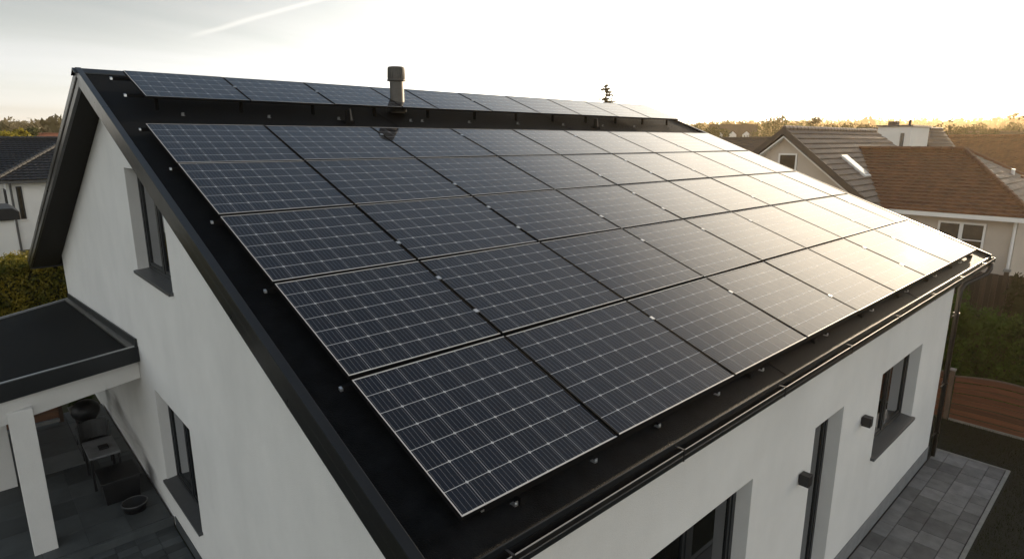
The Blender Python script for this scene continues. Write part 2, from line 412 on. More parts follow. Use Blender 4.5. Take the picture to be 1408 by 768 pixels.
# ------------------------------------------------------------------ terrain
def sstep(a, b, x):
    t = max(0, min(1, (x - a) / (b - a))); return t * t * (3 - 2 * t)
def terrain(x, y):
    r = math.hypot(x, y); az = math.degrees(math.atan2(y, x))
    amp = 23 + 4 * math.sin(math.radians(az * 5 + 40)) + 2.5 * math.sin(math.radians(az * 13 + 100)) - 8 * sstep(35, 80, az)
    h = amp * sstep(240, 1150, r)
    h += 5 * noise.noise(Vector((x * 0.004, y * 0.004, 0))) * sstep(150, 500, r)
    return h
rings = [0, 6, 14, 25, 40, 60, 85, 115, 150, 190, 240, 300, 370, 450, 540, 640, 750, 870, 1000, 1150, 1350, 1700, 2300]
mb = MB(); NA = 120
mb.v.append((0, 0, -0.02))
for r in rings[1:]:
    for k in range(NA):
        a = 2 * PI * k / NA; x, y = r * math.cos(a), r * math.sin(a)
        mb.v.append((x, y, terrain(x, y) - 0.02))
for k in range(NA): mb.f.append((0, 1 + k, 1 + (k + 1) % NA))
for i in range(len(rings) - 2):
    for k in range(NA):
        a = 1 + i * NA + k; b = 1 + i * NA + (k + 1) % NA
        mb.f.append((a, a + NA, b + NA, b))
struct(mb.build('ground', M['ground'], smooth=True))

# garden lawn beside the house, with blades
mb = MB(); mb.quad((2, -9, 0), (17.0, -9, 0), (17.0, 9, 0), (2, 9, 0))
struct(mb.build('lawn', M['lawn']))
rng = random.Random(3); mb = MB()
for _ in range(26000):
    x = rng.uniform(11.5, 17.0); y = rng.uniform(-1.2, 3.6)
    if x < 15.12 and 1.27 < y: continue
    if y > 2.5 and x < 14.8: continue
    h = rng.uniform(0.03, 0.075); a = rng.uniform(0, 2 * PI); w = 0.004
    dx, dy = math.cos(a), math.sin(a); t = rng.uniform(-0.03, 0.03)
    mb.quad((x - dx * w, y - dy * w, 0), (x + dx * w, y + dy * w, 0), (x + t, y + t * 0.6, h))
tag(mb.build('grass', M['grass']), 'short dark green lawn beside the grey paving', 'grass', kind='stuff')

# ------------------------------------------------------------------ paving
rng = random.Random(5)
mb = MB(); mb.quad((2.0, 1.36, 0.012), (15.06, 1.36, 0.012), (15.06, 2.62, 0.012), (2.0, 2.62, 0.012))
struct(mb.build('paving_bed', M['joint']))
mb = MB()
widths = [0.30, 0.42, 0.36, 0.24]
y = 1.385
for w in (0.26, 0.36, 0.34, 0.24):
    x = 15.04
    x -= rng.uniform(0, 0.2) * 0
    while x > 4.0:
        l = rng.choice((0.34, 0.44, 0.55))
        d = rng.uniform(0, 0.006); z0, z1 = 0.0, 0.030 + rng.uniform(-0.003, 0.003)
        mb.box(x - l + 0.007, x, y + 0.004, y + w - 0.004, z0, z1); x -= l
    y += w
p = mb.build('paving', M['slab'], bevel=0.006)
struct(p)
# give each slab its own tone
nt = p.data.materials[0].node_tree
mb = MB()
x = 15.10
mb.box(4.0, 15.05, 1.31, 1.375, 0.0, 0.035); mb.box(15.047, 15.10, 1.31, 2.63, 0.0, 0.035)
struct(mb.build('paving_kerb', M['slab_edge'], bevel=0.005))

def slab_tones(m):
    n = m.node_tree.nodes; l = m.node_tree.links
    b = n['Principled BSDF']; old = b.inputs['Base Color'].links[0].from_socket
    g = n.new('ShaderNodeNewGeometry'); mp_ = n.new('ShaderNodeMapRange'); mp_.inputs[3].default_value = 0.62; mp_.inputs[4].default_value = 1.3
    l.new(g.outputs['Random Per Island'], mp_.inputs[0])
    mx = n.new('ShaderNodeMix'); mx.data_type = 'RGBA'; mx.blend_type = 'MULTIPLY'; mx.inputs[0].default_value = 1
    l.new(old, mx.inputs[6]); l.new(mp_.outputs[0], mx.inputs[7]); l.new(mx.outputs[2], b.inputs['Base Color'])
for k in ('slab', 'terrace', 'terrace_light', 'wood', 'old_wood'): slab_tones(M[k])

# ------------------------------------------------------------------ the house
T = 0.363
def zr(y): return 3.48 + T * y              # top of the front roof slope
YE, YR, YB = 2.30, 11.45, 21.9              # eave, ridge, rear eave
ZE, ZR, ZB = zr(2.30), zr(11.45), 3.27
def xl(y): return 1.515 + (y - YE) * (1.66 - 1.515) / (YR - YE) if y <= YR else 1.66 + (y - YR) * (1.35 - 1.66) / (YB - YR)
def xr(y): return 15.42 + (y - YE) * (16.0 - 15.42) / (YR - YE) if y <= YR else 16.0
def zroof(y): return zr(y) if y <= YR else ZR + (ZB - ZR) * (y - YR) / (YB - YR)
XG, YW, XE = 2.05, 2.62, 14.38
house = thing('house', 'white rendered house with dark pitched roof carrying rows of solar panels', 'house', (8, 11, 0))

# roof deck
mb = MB(); th = 0.20
for ya, yb in ((YE, YR), (YR, YB)):
    p = [(xl(ya) + .05, ya, zroof(ya)), (xr(ya) - .05, ya, zroof(ya)), (xr(yb) - .05, yb, zroof(yb)), (xl(yb) + .05, yb, zroof(yb))]
    mb.hexa([(a, b, c - th) for a, b, c in p], p)
roof = mb.build('roof', M['membrane'], house)
# raised seam strips at the sheet joints of the membrane
mb = MB()
for x in (5.9, 10.4):
    a, b = (x, YE + .02, zr(YE + .02)), (x, YR - .1, zr(YR - .1))
    mb.hexa([(x - .03, a[1], a[2] + .001), (x + .03, a[1], a[2] + .001), (x + .03, b[1], b[2] + .001), (x - .03, b[1], b[2] + .001)],
            [(x - .03, a[1], a[2] + .006), (x + .03, a[1], a[2] + .006), (x + .03, b[1], b[2] + .006), (x - .03, b[1], b[2] + .006)])
mb.build('seam', M['membrane'], roof)
# ridge cap
mb = MB()
y1, y2 = YR - 0.17, YR + 0.17
for ya, yb in ((y1, YR), (YR, y2)):
    za, zb = zroof(ya), zroof(yb)
    h0, h1 = (.020, .035) if ya == y1 else (.035, .020)
    mb.hexa([(1.62, ya, za + .004), (16.0, ya, za + .004), (16.0, yb, zb + .004), (1.62, yb, zb + .004)],
            [(1.62, ya, za + h0), (16.0, ya, za + h0), (16.0, yb, zb + h1), (1.62, yb, zb + h1)])
mb.build('ridge_cap', M['dark_trim'], house)
# verge trims: an upper capping and a lower fascia board on each end of each slope
def verge(ya, yb, left):
    X = xl if left else xr
    s = 1 if left else -1
    o = MB()
    def strip(x0, x1, d0, d1):
        lo = []; hi = []
        for (yy, xx) in ((ya, x0), (ya, x1), (yb, x1), (yb, x0)):
            bx = X(yy) + s * xx; lo.append((bx, yy, zroof(yy) + d0)); hi.append((bx, yy, zroof(yy) + d1))
        if not left: lo.reverse(); hi.reverse()
        o.hexa(lo, hi)
    strip(0.0, 0.075, -0.075, 0.045)
    strip(0.004, 0.055, -0.095, -0.078)
    strip(0.014, 0.060, -0.235, -0.098)
    return o
for left in (True, False):
    v = verge(YE - .02, YR + 0.0, left).build('verge_trim', M['trim'], house, bevel=0.004)
    v2 = verge(YR + 0.002, YB + .02, left).build('verge_trim', M['trim'], house, bevel=0.004)
# soffits
mb = MB()
def soff(ya, yb, x0a, x1a, x0b, x1b, d=-0.205):
    p = [(x0a, ya, zroof(ya) + d), (x1a, ya, zroof(ya) + d), (x1b, yb, zroof(yb) + d), (x0b, yb, zroof(yb) + d)]
    mb.hexa([(a, b, c - .018) for a, b, c in p], p)
soff(YE + .05, YR - .01, xl(YE) + .062, XG - .01, xl(YR) + .062, XG - .01)
soff(YR + .01, YB - .02, xl(YR) + .062, XG - .01, xl(YB) + .062, XG - .01)
soff(YE + .05, YW - .01, XG, 15.2, XG, 15.2)
soff(YE + .05, YR - .01, XE + .01, xr(YE) - .062, XE + .01, xr(YR) - .062, -0.207)
mb.build('soffit', M['soffit'], house)
# rear eave fascia
mb = MB(); mb.box(xl(YB) + .05, 15.9, YB, YB + .03, ZB - .26, ZB + .01)
mb.build('fascia', M['dark_trim'], house)
mb = MB(); mb.box(xl(YE) + .06, xr(YE) - .06, YE - .014, YE - .002, ZE - .19, ZE + .012)
mb.build('fascia', M['dark_trim'], house)

# gutter: open channel with a rolled lip, brackets and end cap
gut = MB()
gx0, gx1 = xl(YE) + .02, xr(YE) - .005
gy0, gy1, gz = 2.220, 2.282, 4.290
prof = [(gy1, gz - .002), (gy1 - .004, gz - .05), (gy1 - .02, gz - .078), (gy0 + .02, gz - .078), (gy0 + .004, gz - .05), (gy0, gz)]
for i in range(len(prof) - 1):
    (ya, za), (yb, zb) = prof[i], prof[i + 1]
    gut.quad((gx0, ya, za), (gx1, ya, za), (gx1, yb, zb), (gx0, yb, zb))
g = gut.build('gutter', M['gutter'], house)
md = g.modifiers.new('thick', 'SOLIDIFY'); md.thickness = 0.004
lip = MB(); lip.tube([(gx0, gy0 - .004, gz + .002), (gx1, gy0 - .004, gz + .002)], 0.0045, 8)
lip.build('gutter_lip', Mat('gutter_lip_metal', (0.30, 0.29, 0.28), 0.45), g)
mb = MB(); mb.box(gx1 - .003, gx1 + .004, gy0 - .008, gy1 + .004, gz - .085, gz + .006); mb.build('end_cap', M['gutter'], g)
for k in range(8):
    x = 2.05 + k * 1.78
    mb = MB(); mb.box(x - .009, x + .009, gy0 - .014, gy1 + .004, gz + .011, gz + .016); mb.box(x - .009, x + .009, gy0 - .016, gy0 - .012, gz - .085, gz + .014)
    mb.build('gutter_bracket', M['gutter'], g)

# walls with openings
def wall_grid(mbx, axis, pos, depth, a0, a1, z0, z1, holes, top=None):
    """wall in the plane axis=pos, thickness depth; holes are (a0,a1,z0,z1); top(a) an optional sloping top"""
    xs = sorted({a0, a1, *[h[0] for h in holes], *[h[1] for h in holes]})
    for xa, xb in zip(xs, xs[1:]):
        hs = sorted([h for h in holes if h[0] <= xa and h[1] >= xb], key=lambda h: h[2])
        za = z0
        segs = []
        for h in hs:
            segs.append((za, h[2])); za = h[3]
        segs.append((za, None))
        for s0, s1 in segs:
            n = 1
            ta, tb = (s1, s1) if s1 is not None else ((top(xa), top(xb)) if top else (z1, z1))
            if axis == 'x':
                lo = [(pos, xa, s0), (pos, xb, s0), (pos + depth, xb, s0), (pos + depth, xa, s0)]
                hi = [(pos, xa, ta), (pos, xb, tb), (pos + depth, xb, tb), (pos + depth, xa, ta)]
            else:
                lo = [(xa, pos, s0), (xa, pos + depth, s0), (xb, pos + depth, s0), (xb, pos, s0)]
                hi = [(xa, pos, ta), (xa, pos + depth, ta), (xb, pos + depth, tb), (xb, pos, tb)]
            if ta - s0 > 1e-4 or tb - s0 > 1e-4: mbx.hexa(lo, hi)
EW = [(4.0, 6.04, 0.25, 2.98), (7.74, 8.74, 0.25, 3.0), (10.36, 12.56, 1.58, 3.03)]
mb = MB()
wall_grid(mb, 'y', YW, 0.32, XG, XE, 0.0, zr(YW) - .21, EW)
mb.build('wall', M['render'], house)
GW = [(9.17, 11.16, 0.80, 2.50), (9.10, 11.14, 4.56, 6.20)]
mb = MB()
ttop = lambda y: zroof(y) - .215
for ya, yb, hs in ((YW + .322, YR, GW), (YR, 20.9, [])):
    # split at the ridge so the top follows the roof
    wall_grid(mb, 'x', XG, 0.32, ya, yb, 0.0, 0, hs, ttop)
mb.build('wall', M['render'], house)
mb = MB()
wall_grid(mb, 'x', XE - .32, 0.32, YW + .322, YR, 0, 0, [], ttop); wall_grid(mb, 'x', XE - .32, 0.32, YR, 20.9, 0, 0, [], ttop)
mb.build('wall', M['render'], house)
mb = MB(); mb.box(XG + .322, XE - .322, 20.58, 20.9, 0, ttop(20.9)); mb.build('wall', M['render'], house)
# plinth, set back a few millimetres from the render
mb = MB(); mb.box(XG - .004, 7.735, YW - .012, YW - .002, 0.0, 0.33); mb.box(8.745, XE + .012, YW - .012, YW - .002, 0.0, 0.33); mb.box(XE + .002, XE + .012, YW, 20, 0, .33)
mb.build('plinth', M['plinth'], house)
mb = MB(); mb.box(XG - .012, XG - .002, YW + .002, 10.9, 0.0, 0.22); mb.build('plinth', M['terrace'], house)
# inner floor and partition so the windows look into rooms
mb = MB(); mb.box(XG + .33, XE - .33, YW + .33, 20.5, 0.02, 0.22); mb.box(XG + .33, XE - .33, YW + .33, 20.5, 3.25, 3.40)
mb.build('room_floor', M['room'], house)
mb = MB(); mb.box(XG + .33, XE - .33, 6.2, 6.3, 0.22, 3.24); mb.box(9.2, 9.3, YW + .33, 6.19, .22, 3.24); mb.box(6.8, 6.9, YW + .33, 6.19, .22, 3.24); mb.box(6.0, 6.1, 6.31, 20.5, .22, 3.24)
mb.box(7.0, 7.1, 6.31, 20.5, 3.41, zr(6.31) - .3)
mb.build('room_partition', M['room'], house)

def opening(axis, pos, a0, a1, z0, z1, rec, mull, sill=True, name='window', door=False, curtain=None):
    """frame, panes and sill inside a wall opening; rec = recess from the wall face"""
    c = ((a0 + a1) / 2, pos + rec, z0) if axis == 'y' else (pos + rec, (a0 + a1) / 2, z0)
    def bx(m, A0, A1, d0, d1, Z0_, Z1_):
        if axis == 'y': m.box(A0, A1, pos + d0, pos + d1, Z0_, Z1_)
        else: m.box(pos + d0, pos + d1, A0, A1, Z0_, Z1_)
    fr = MB(); w = 0.075; d0, d1 = rec, rec + .07
    bx(fr, a0 + .002, a0 + w, d0, d1, z0 + .002, z1 - .002); bx(fr, a1 - w, a1 - .002, d0, d1, z0 + .002, z1 - .002)
    bx(fr, a0 + w, a1 - w, d0, d1, z0 + .002, z0 + w); bx(fr, a0 + w, a1 - w, d0, d1, z1 - w, z1 - .002)
    for m_ in mull: bx(fr, m_ - .05, m_ + .05, d0, d1, z0 + w, z1 - w)
    root = fr.build(name, M['winframe'], house, bevel=0.004)
    edges = [a0 + w] + [q for m_ in mull for q in (m_ - .05, m_ + .05)] + [a1 - w]
    for k in range(0, len(edges), 2):
        p0, p1 = edges[k], edges[k + 1]
        sf = MB(); s = 0.05
        bx(sf, p0 + .004, p0 + s, d0 + .012, d1 - .012, z0 + w + .004, z1 - w - .004); bx(sf, p1 - s, p1 - .004, d0 + .012, d1 - .012, z0 + w + .004, z1 - w - .004)
        bx(sf, p0 + s, p1 - s, d0 + .012, d1 - .012, z0 + w + .004, z0 + w + s); bx(sf, p0 + s, p1 - s, d0 + .012, d1 - .012, z1 - w - s, z1 - w - .004)
        sf.build('sash', M['winframe'], root, bevel=0.003)
        pn = MB(); bx(pn, p0 + s, p1 - s, d0 + .032, d0 + .036, z0 + w + s, z1 - w - s); pn.build('pane', M['glass'], root)
    if sill:
        sl = MB(); e = .03
        if axis == 'y':
            sl.hexa([(a0 - e, pos - .06, z0 - .035), (a0 - e, pos + rec - .002, z0 - .02), (a1 + e, pos + rec - .002, z0 - .02), (a1 + e, pos - .06, z0 - .035)],
                    [(a0 - e, pos - .06, z0 + .012), (a0 - e, pos + rec - .002, z0 + .034), (a1 + e, pos + rec - .002, z0 + .034), (a1 + e, pos - .06, z0 + .012)])
        else:
            sl.hexa([(pos - .06, a0 - e, z0 - .035), (pos - .06, a1 + e, z0 - .035), (pos + rec - .002, a1 + e, z0 - .02), (pos + rec - .002, a0 - e, z0 - .02)],
                    [(pos - .06, a0 - e, z0 + .012), (pos - .06, a1 + e, z0 + .012), (pos + rec - .002, a1 + e, z0 + .034), (pos + rec - .002, a0 - e, z0 + .034)])
        sl.build('sill', M['sill'], root, bevel=0.003)
    if curtain:
        for q0, q1 in curtain:
            cu = MB(); n = 40
            for k in range(n):
                u0, u1 = q0 + (q1 - q0) * k / n, q0 + (q1 - q0) * (k + 1) / n
                e0, e1 = .30 + .03 * math.sin(k * 1.3), .30 + .03 * math.sin((k + 1) * 1.3)
                if axis == 'y': cu.quad((u0, pos + e0, z0), (u1, pos + e1, z0), (u1, pos + e1, z1), (u0, pos + e0, z1))
                else: cu.quad((pos + e0, u0, z0), (pos + e1, u1, z0), (pos + e1, u1, z1), (pos + e0, u0, z1))
            cu.build('curtain', M['curtain'], root, smooth=True)
    return root
opening('y', YW, *EW[2], 0.17, [11.45], curtain=[(10.7, 11.5)])
opening('y', YW, *EW[0], 0.17, [5.05], curtain=[(5.3, 5.6)])
opening('x', XG, *GW[0], 0.16, [10.2], curtain=[(9.35, 10.9)])
opening('x', XG, *GW[1], 0.16, [10.2], curtain=[(9.6, 10.5)])
d = opening('y', YW, *EW[1], 0.18, [], sill=False, name='door')
mb = MB(); mb.box(7.74, 8.74, YW - .03, YW + .17, 0.0, 0.245); mb.build('threshold', M['sill'], d)
mb = MB(); mb.tube([(7.90, YW + .13, 1.0), (7.90, YW + .13, 1.9)], .014, 8); mb.box(7.885, 7.915, YW + .13, YW + .18, 1.05, 1.08); mb.box(7.885, 7.915, YW + .13, YW + .18, 1.82, 1.85)
mb.build('handle', M['silver'], d)

# downspout with an offset bend under the gutter and brackets
ds = MB()
xd, yd = 14.62, 2.56
ds.tube([(15.25, 2.245, 4.20), (15.25, 2.245, 4.08), (15.20, 2.28, 3.98), (14.75, 2.53, 3.80), (xd, yd, 3.70), (xd, yd, 3.55), (xd, yd, 0.05)], 0.045, 12)
dso = ds.build('downspout', M['gutter'], house, smooth=True)
for z in (3.2, 1.7, .6):
    mb = MB(); mb.lathe([(.046, -.02), (.054, -.02), (.054, .02), (.046, .02)], (xd, yd, z), 14); mb.box(xd - .3, xd - .05, yd - .01, yd + .01, z - .012, z + .012); mb.build('pipe_clip', M['gutter'], dso)

# wall lamps
def wall_lamp(x, z, label):
    t = thing('wall_lamp', label, 'lamp', (x, YW, z), 'up and down wall lamps on the eave wall')
    mb = MB(); mb.box(x - .045, x + .045, YW - .012, YW + .0, z - .05, z + .05); mb.build('back_plate', M['lamp_body'], t)
    mb = MB(); mb.box(x - .062, x + .062, YW - .135, YW - .013, z - .075, z + .075); mb.build('body', M['lamp_body'], t, bevel=0.006)
    mb = MB(); mb.box(x - .045, x + .045, YW - .118, YW - .030, z - .078, z - .0755); mb.build('lens', M['curtain'], t)
wall_lamp(7.40, 2.44, 'small black cube wall lamp between the big window and the door')
wall_lamp(9.62, 2.50, 'small black cube wall lamp between the door and the small window')

# ------------------------------------------------------------------ solar panels
cos_t = 1 / math.sqrt(1 + T * T)
UPV = Vector((0, cos_t, T * cos_t)); NRM = Vector((0, -T * cos_t, cos_t))
XT = [1.924, 3.416, 5.112, 6.702, 8.19, 9.665, 11.12, 12.60, 14.18, 15.50]
XB = [1.875, 3.341, 5.09, 6.72, 8.289, 9.80, 11.34, 12.91, 14.30, 14.90]
ROWS = [8.884, 7.61, 6.312, 5.046, 3.749, 2.447]
def pt(x, y, off):                       # a point `off` metres above the panel plane, measured vertically
    return Vector((x, y, 3.60 + T * y + off))
def xcol(c, y):
    k = (y - ROWS[-1]) / (ROWS[0] - ROWS[-1]); return XB[c] + (XT[c] - XB[c]) * k
ORD = ['first', 'second', 'third', 'fourth', 'fifth', 'sixth', 'seventh', 'eighth', 'ninth', 'tenth']
PR = random.Random(91)
def panel(corners, ncu, ncv, label, group, brackets=(), clamps=(), bright_side=False):
    """corners: bottom-left, bottom-right, top-right, top-left on the glass plane"""
    BL, BR, TR, TL = [c + Vector((0, 0, PR.uniform(-.0035, .0035))) for c in corners]
    ctr = (BL + BR + TR + TL) / 4
    t = thing('solar_panel', label, 'solar panel', tuple(ctr), group)
    def at(u, v, n=0.0):
        return (BL * (1 - u) + BR * u) * (1 - v) + (TL * (1 - u) + TR * u) * v + NRM * n
    L = (BR - BL).length; H = (TL - BL).length
    fu, fv = 0.0085 / L, 0.012 / H
    m = MB()
    o4 = [(0, 0), (1, 0), (1, 1), (0, 1)]; i4 = [(fu, fv), (1 - fu, fv), (1 - fu, 1 - fv), (fu, 1 - fv)]
    for k in range(4):
        a, b = o4[k], o4[(k + 1) % 4]; c, dd = i4[(k + 1) % 4], i4[k]
        m.hexa([at(*a, -.036), at(*b, -.036), at(*c, -.036), at(*dd, -.036)], [at(*a, 0), at(*b, 0), at(*c, 0), at(*dd, 0)])
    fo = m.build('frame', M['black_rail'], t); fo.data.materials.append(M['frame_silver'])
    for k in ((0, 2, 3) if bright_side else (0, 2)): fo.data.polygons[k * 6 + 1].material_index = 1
    g = MB(); gq = [at(fu, fv, -.003), at(1 - fu, fv, -.003), at(1 - fu, 1 - fv, -.003), at(fu, 1 - fv, -.003)]
    lo = [q - NRM * .030 for q in gq]
    g.hexa(lo, gq)
    go = g.build('glass', M['solar'], t)
    me = go.data; uvl = me.uv_layers.new(name='cells')
    co = {}
    mu, mv = -0.03, -0.03                   # margin of the cell field in cell units
    for k, (u, v) in enumerate(((-mu, -mv), (ncu + mu, -mv), (ncu + mu, ncv + mv), (-mu, ncv + mv))): co[k] = (u, v); co[k + 4] = (u, v)
    for lp in me.loops: uvl.data[lp.index].uv = co[lp.vertex_index]
    for u in brackets:
        p = at(u, 0) + Vector((0, -.045, -.055)); b = MB()
        b.box(p.x - .014, p.x + .014, p.y + .008, p.y + .05, p.z - .030, p.z - .025)
        b.box(p.x - .014, p.x + .014, p.y + .004, p.y + .010, p.z - .030, p.z + .000)
        b.tube([p + Vector((0, .006, -.014)), p + Vector((0, -.002, -.014))], .006, 6)
        b.build('bracket', M['silver'], t)
    for v in [q for q in clamps if PR.random() < .5]:
        p = at(1, v); q = p + Vector((.010, 0, 0)); b = MB()
        a0, a1 = q - UPV * .025, q + UPV * .025
        w = Vector((.020, 0, 0))
        b.hexa([a0 - w - NRM * .01, a0 + w - NRM * .01, a1 + w - NRM * .01, a1 - w - NRM * .01], [a0 - w + NRM * .006, a0 + w + NRM * .006, a1 + w + NRM * .006, a1 - w + NRM * .006])
        b.build('clamp', M['silver'], t)
    return t
rowname = ['topmost row of the main array', 'second row below the bare roof strip', 'middle row of the main array', 'second row above the gutter', 'lowest row beside the gutter']
GAPX, GAPY = 0.022, 0.040
for r in range(5):
    yt, yb = ROWS[r] - GAPY / 2, ROWS[r + 1] + GAPY / 2
    nc = 9 if r < 4 else 8
    for c in range(nc):
        c1 = c + 1 if not (r == 4 and c == 7) else 9
        BL = pt(xcol(c, yb) + GAPX / 2, yb, 0); BR = pt(xcol(c1, yb) - GAPX / 2, yb, 0)
        TR = pt(xcol(c1, yt) - GAPX / 2, yt, 0); TL = pt(xcol(c, yt) + GAPX / 2, yt, 0)
        lab = '%s solar panel from near gable in the %s' % (ORD[c], rowname[r])
        if c == nc - 1: lab = 'solar panel at the far sunlit end of the %s' % rowname[r]
        ncu, ncv = (8, 7) if r >= 3 else (8, 6)
        if c == 8: ncu = 6
        cl = (0.28, 0.74) if c < nc - 1 else ()
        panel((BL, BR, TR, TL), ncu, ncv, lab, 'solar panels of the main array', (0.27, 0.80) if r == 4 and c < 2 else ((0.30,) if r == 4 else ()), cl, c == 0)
# raised row along the ridge
TX = [2.13, 3.52, 4.87, 6.18, 6.96, 8.30, 9.67, 11.02, 12.41, 13.77, 15.10]
OFF = 0.12
yt, yb = 10.72, 9.575
for c in range(10):
    BL = pt(TX[c] + .008, yb, OFF); BR = pt(TX[c + 1] - .008, yb, OFF); TR = pt(TX[c + 1] - .008, yt, OFF); TL = pt(TX[c] + .008, yt, OFF)
    lab = '%s solar panel from the near gable in the raised ridge row' % ORD[c]
    if c == 9: lab = 'solar panel at the far end of the raised row'
    if c == 3: lab = 'narrow solar panel with the vent pipe in the raised row along the ridge'
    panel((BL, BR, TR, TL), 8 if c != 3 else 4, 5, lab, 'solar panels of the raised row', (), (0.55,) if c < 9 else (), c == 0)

# mounting rails under the panels, silver ends showing past the first panel
railn = ['top edge of the main array', 'gap under the topmost row', 'gap above the middle row', 'gap below the middle row', 'gap above the lowest row', 'bottom edge by the gutter']
for r in range(6):
    y = ROWS[r] + (-.05 if r == 0 else (.06 if r == 5 else 0))
    x0, x1 = xcol(0, y) - (.055 if r < 5 else -.2), xcol(9, y) - .05
    t = thing('mounting_rail', 'black mounting rail with silver end at the ' + railn[r], 'rail', (x0, y, zr(y)), 'rails under the solar panels')
    mb = MB()
    lo = [pt(x0, y - .011, -.085), pt(x1, y - .011, -.085), pt(x1, y + .011, -.085), pt(x0, y + .011, -.085)]
    mb.hexa(lo, [q + Vector((0, 0, .040)) for q in lo]); mb.build('beam', M['black_rail'], t)
    mb = MB(); lo = [pt(x0 - .022, y - .013, -.072), pt(x0 - .001, y - .013, -.072), pt(x0 - .001, y + .013, -.072), pt(x0 - .022, y + .013, -.072)]
    mb.hexa(lo, [q + Vector((0, 0, .020)) for q in lo]); mb.build('end_cap', M['silver'], t)
    nf = 9
    for k in range(nf):
        x = x0 + .3 + (x1 - x0 - .6) * k / (nf - 1); p = pt(x, y, -.12); mb = MB()
        mb.box(x - .03, x + .03, y - .05, y + .05, p.z - .02, p.z + .029); mb.build('foot', M['black_rail'], t)
# stands carrying the raised row
for r, (y, nm) in enumerate(((9.78, 'lower'), (10.52, 'upper'))):
    t = thing('mounting_rail', 'dark %s rail on feet below the raised ridge row' % nm, 'rail', (2.0, y, zr(y)), 'rails under the raised row')
    mb = MB(); lo = [pt(1.95, y - .02, OFF - .085), pt(15.05, y - .02, OFF - .085), pt(15.05, y + .02, OFF - .085), pt(1.95, y + .02, OFF - .085)]
    mb.hexa(lo, [q + Vector((0, 0, .045)) for q in lo]); mb.build('beam', M['black_rail'], t)
    for k in range(12):
        x = 2.3 + k * 1.14; z = zr(y); mb = MB(); mb.box(x - .02, x + .02, y - .02, y + .02, z - .01, z + .152); mb.build('foot', M['black_rail'], t)
    mb = MB(); lo = [pt(1.92, y - .018, OFF - .08), pt(1.949, y - .018, OFF - .08), pt(1.949, y + .018, OFF - .08), pt(1.92, y + .018, OFF - .08)]
    mb.hexa(lo, [q + Vector((0, 0, .03)) for q in lo]); mb.build('end_cap', M['silver'], t)
for k, x in enumerate((2.55, 3.75, 4.9, 6.3, 6.55, 7.65, 8.95, 10.35, 11.75, 13.0, 14.6)):
    y = 9.53; z = zr(y); t = MB()
    t.box(x - .018, x + .018, y - .05, y + .05, z + .002, z + .010); t.box(x - .018, x + .018, y - .006, y + .004, z + .010, z + .040)
    t.box(x - .018, x + .018, y - .03, y + .004, z + .040, z + .047)
    where = ['under the first ridge panel', 'near the first gap of the ridge row', 'near the second gap of the ridge row', 'just before the vent pipe', 'just past the vent pipe', 'below the fifth ridge panel', 'below the sixth ridge panel', 'below the seventh ridge panel', 'below the eighth ridge panel', 'below the ninth ridge panel', 'below the last ridge panel'][k]
    tag(t.build('roof_hook', M['hook_grey']), 'tiny silver roof hook ' + where, 'hook', 'roof hooks under the raised row')
# taller bracket posts on the bare strip of roof
for x, lab in ((5.02, 'dark bracket post on the bare roof strip before the vent pipe'), (11.36, 'dark bracket post on the bare roof strip past the vent pipe')):
    y = 9.42; z = zr(y)
    t = thing('bracket_post', lab, 'bracket', (x, y, z), 'bracket posts on the bare roof strip')
    mb = MB(); mb.box(x - .10, x + .06, y - .09, y + .07, z - .02, z + .03); mb.build('base_plate', M['black_rail'], t)
    mb = MB(); mb.hexa([(x - .045, y - .03, z + .03), (x + .02, y - .03, z + .03), (x + .02, y + .03, z + .03), (x - .045, y + .03, z + .03)], [(x - .03, y - .02, z + .21), (x + .02, y - .02, z + .21), (x + .02, y + .02, z + .21), (x - .03, y + .02, z + .21)])
    mb.build('post', M['black_rail'], t)
    mb = MB(); mb.hexa([(x + .022, y - .05, z + .031), (x + .05, y - .05, z + .031), (x + .05, y - .02, z + .031), (x + .022, y - .02, z + .031)], [(x + .024, y - .02, z + .22), (x + .042, y - .02, z + .22), (x + .042, y + .01, z + .22), (x + .024, y + .01, z + .22)])
    mb.build('strap', M['vent'], t)

# vent pipe
vx, vy = 6.33, 9.98
vz = zr(vy)
t = thing('vent_pipe', 'brown grey vent pipe with ribbed cap rising through the ridge row', 'vent pipe', (vx, vy, vz))
mb = MB(); mb.lathe([(.128, 0.0), (.128, .62)], (vx, vy, vz), 28); mb.build('pipe', M['vent'], t, smooth=True)
mb = MB(); mb.lathe([(.165, .02), (.165, .14), (.150, .15), (.129, .16)], (vx, vy, vz), 28); mb.build('collar', M['dark_trim'], t, smooth=True)
mb = MB(); prof = [(.128, .565), (.172, .570), (.172, .592), (.152, .597), (.147, .80), (.140, .815), (.001, .815)]
mb.lathe(prof, (vx, vy, vz), 28); cap = mb.build('cap', M['vent'], t)
mb = MB()
for k in range(24):
    a = 2 * PI * k / 24; c, s = math.cos(a), math.sin(a)
    mb.hexa([(vx + c * .151 - s * .006, vy + s * .151 + c * .006, vz + .60), (vx + c * .151 + s * .006, vy + s * .151 - c * .006, vz + .60), (vx + c * .164 + s * .006, vy + s * .164 - c * .006, vz + .60), (vx + c * .164 - s * .006, vy + s * .164 + c * .006, vz + .60)],
            [(vx + c * .143 - s * .006, vy + s * .143 + c * .006, vz + .80), (vx + c * .143 + s * .006, vy + s * .143 - c * .006, vz + .80), (vx + c * .154 + s * .006, vy + s * .154 - c * .006, vz + .80), (vx + c * .154 - s * .006, vy + s * .154 + c * .006, vz + .80)])
mb.build('rib', M['vent'], cap)

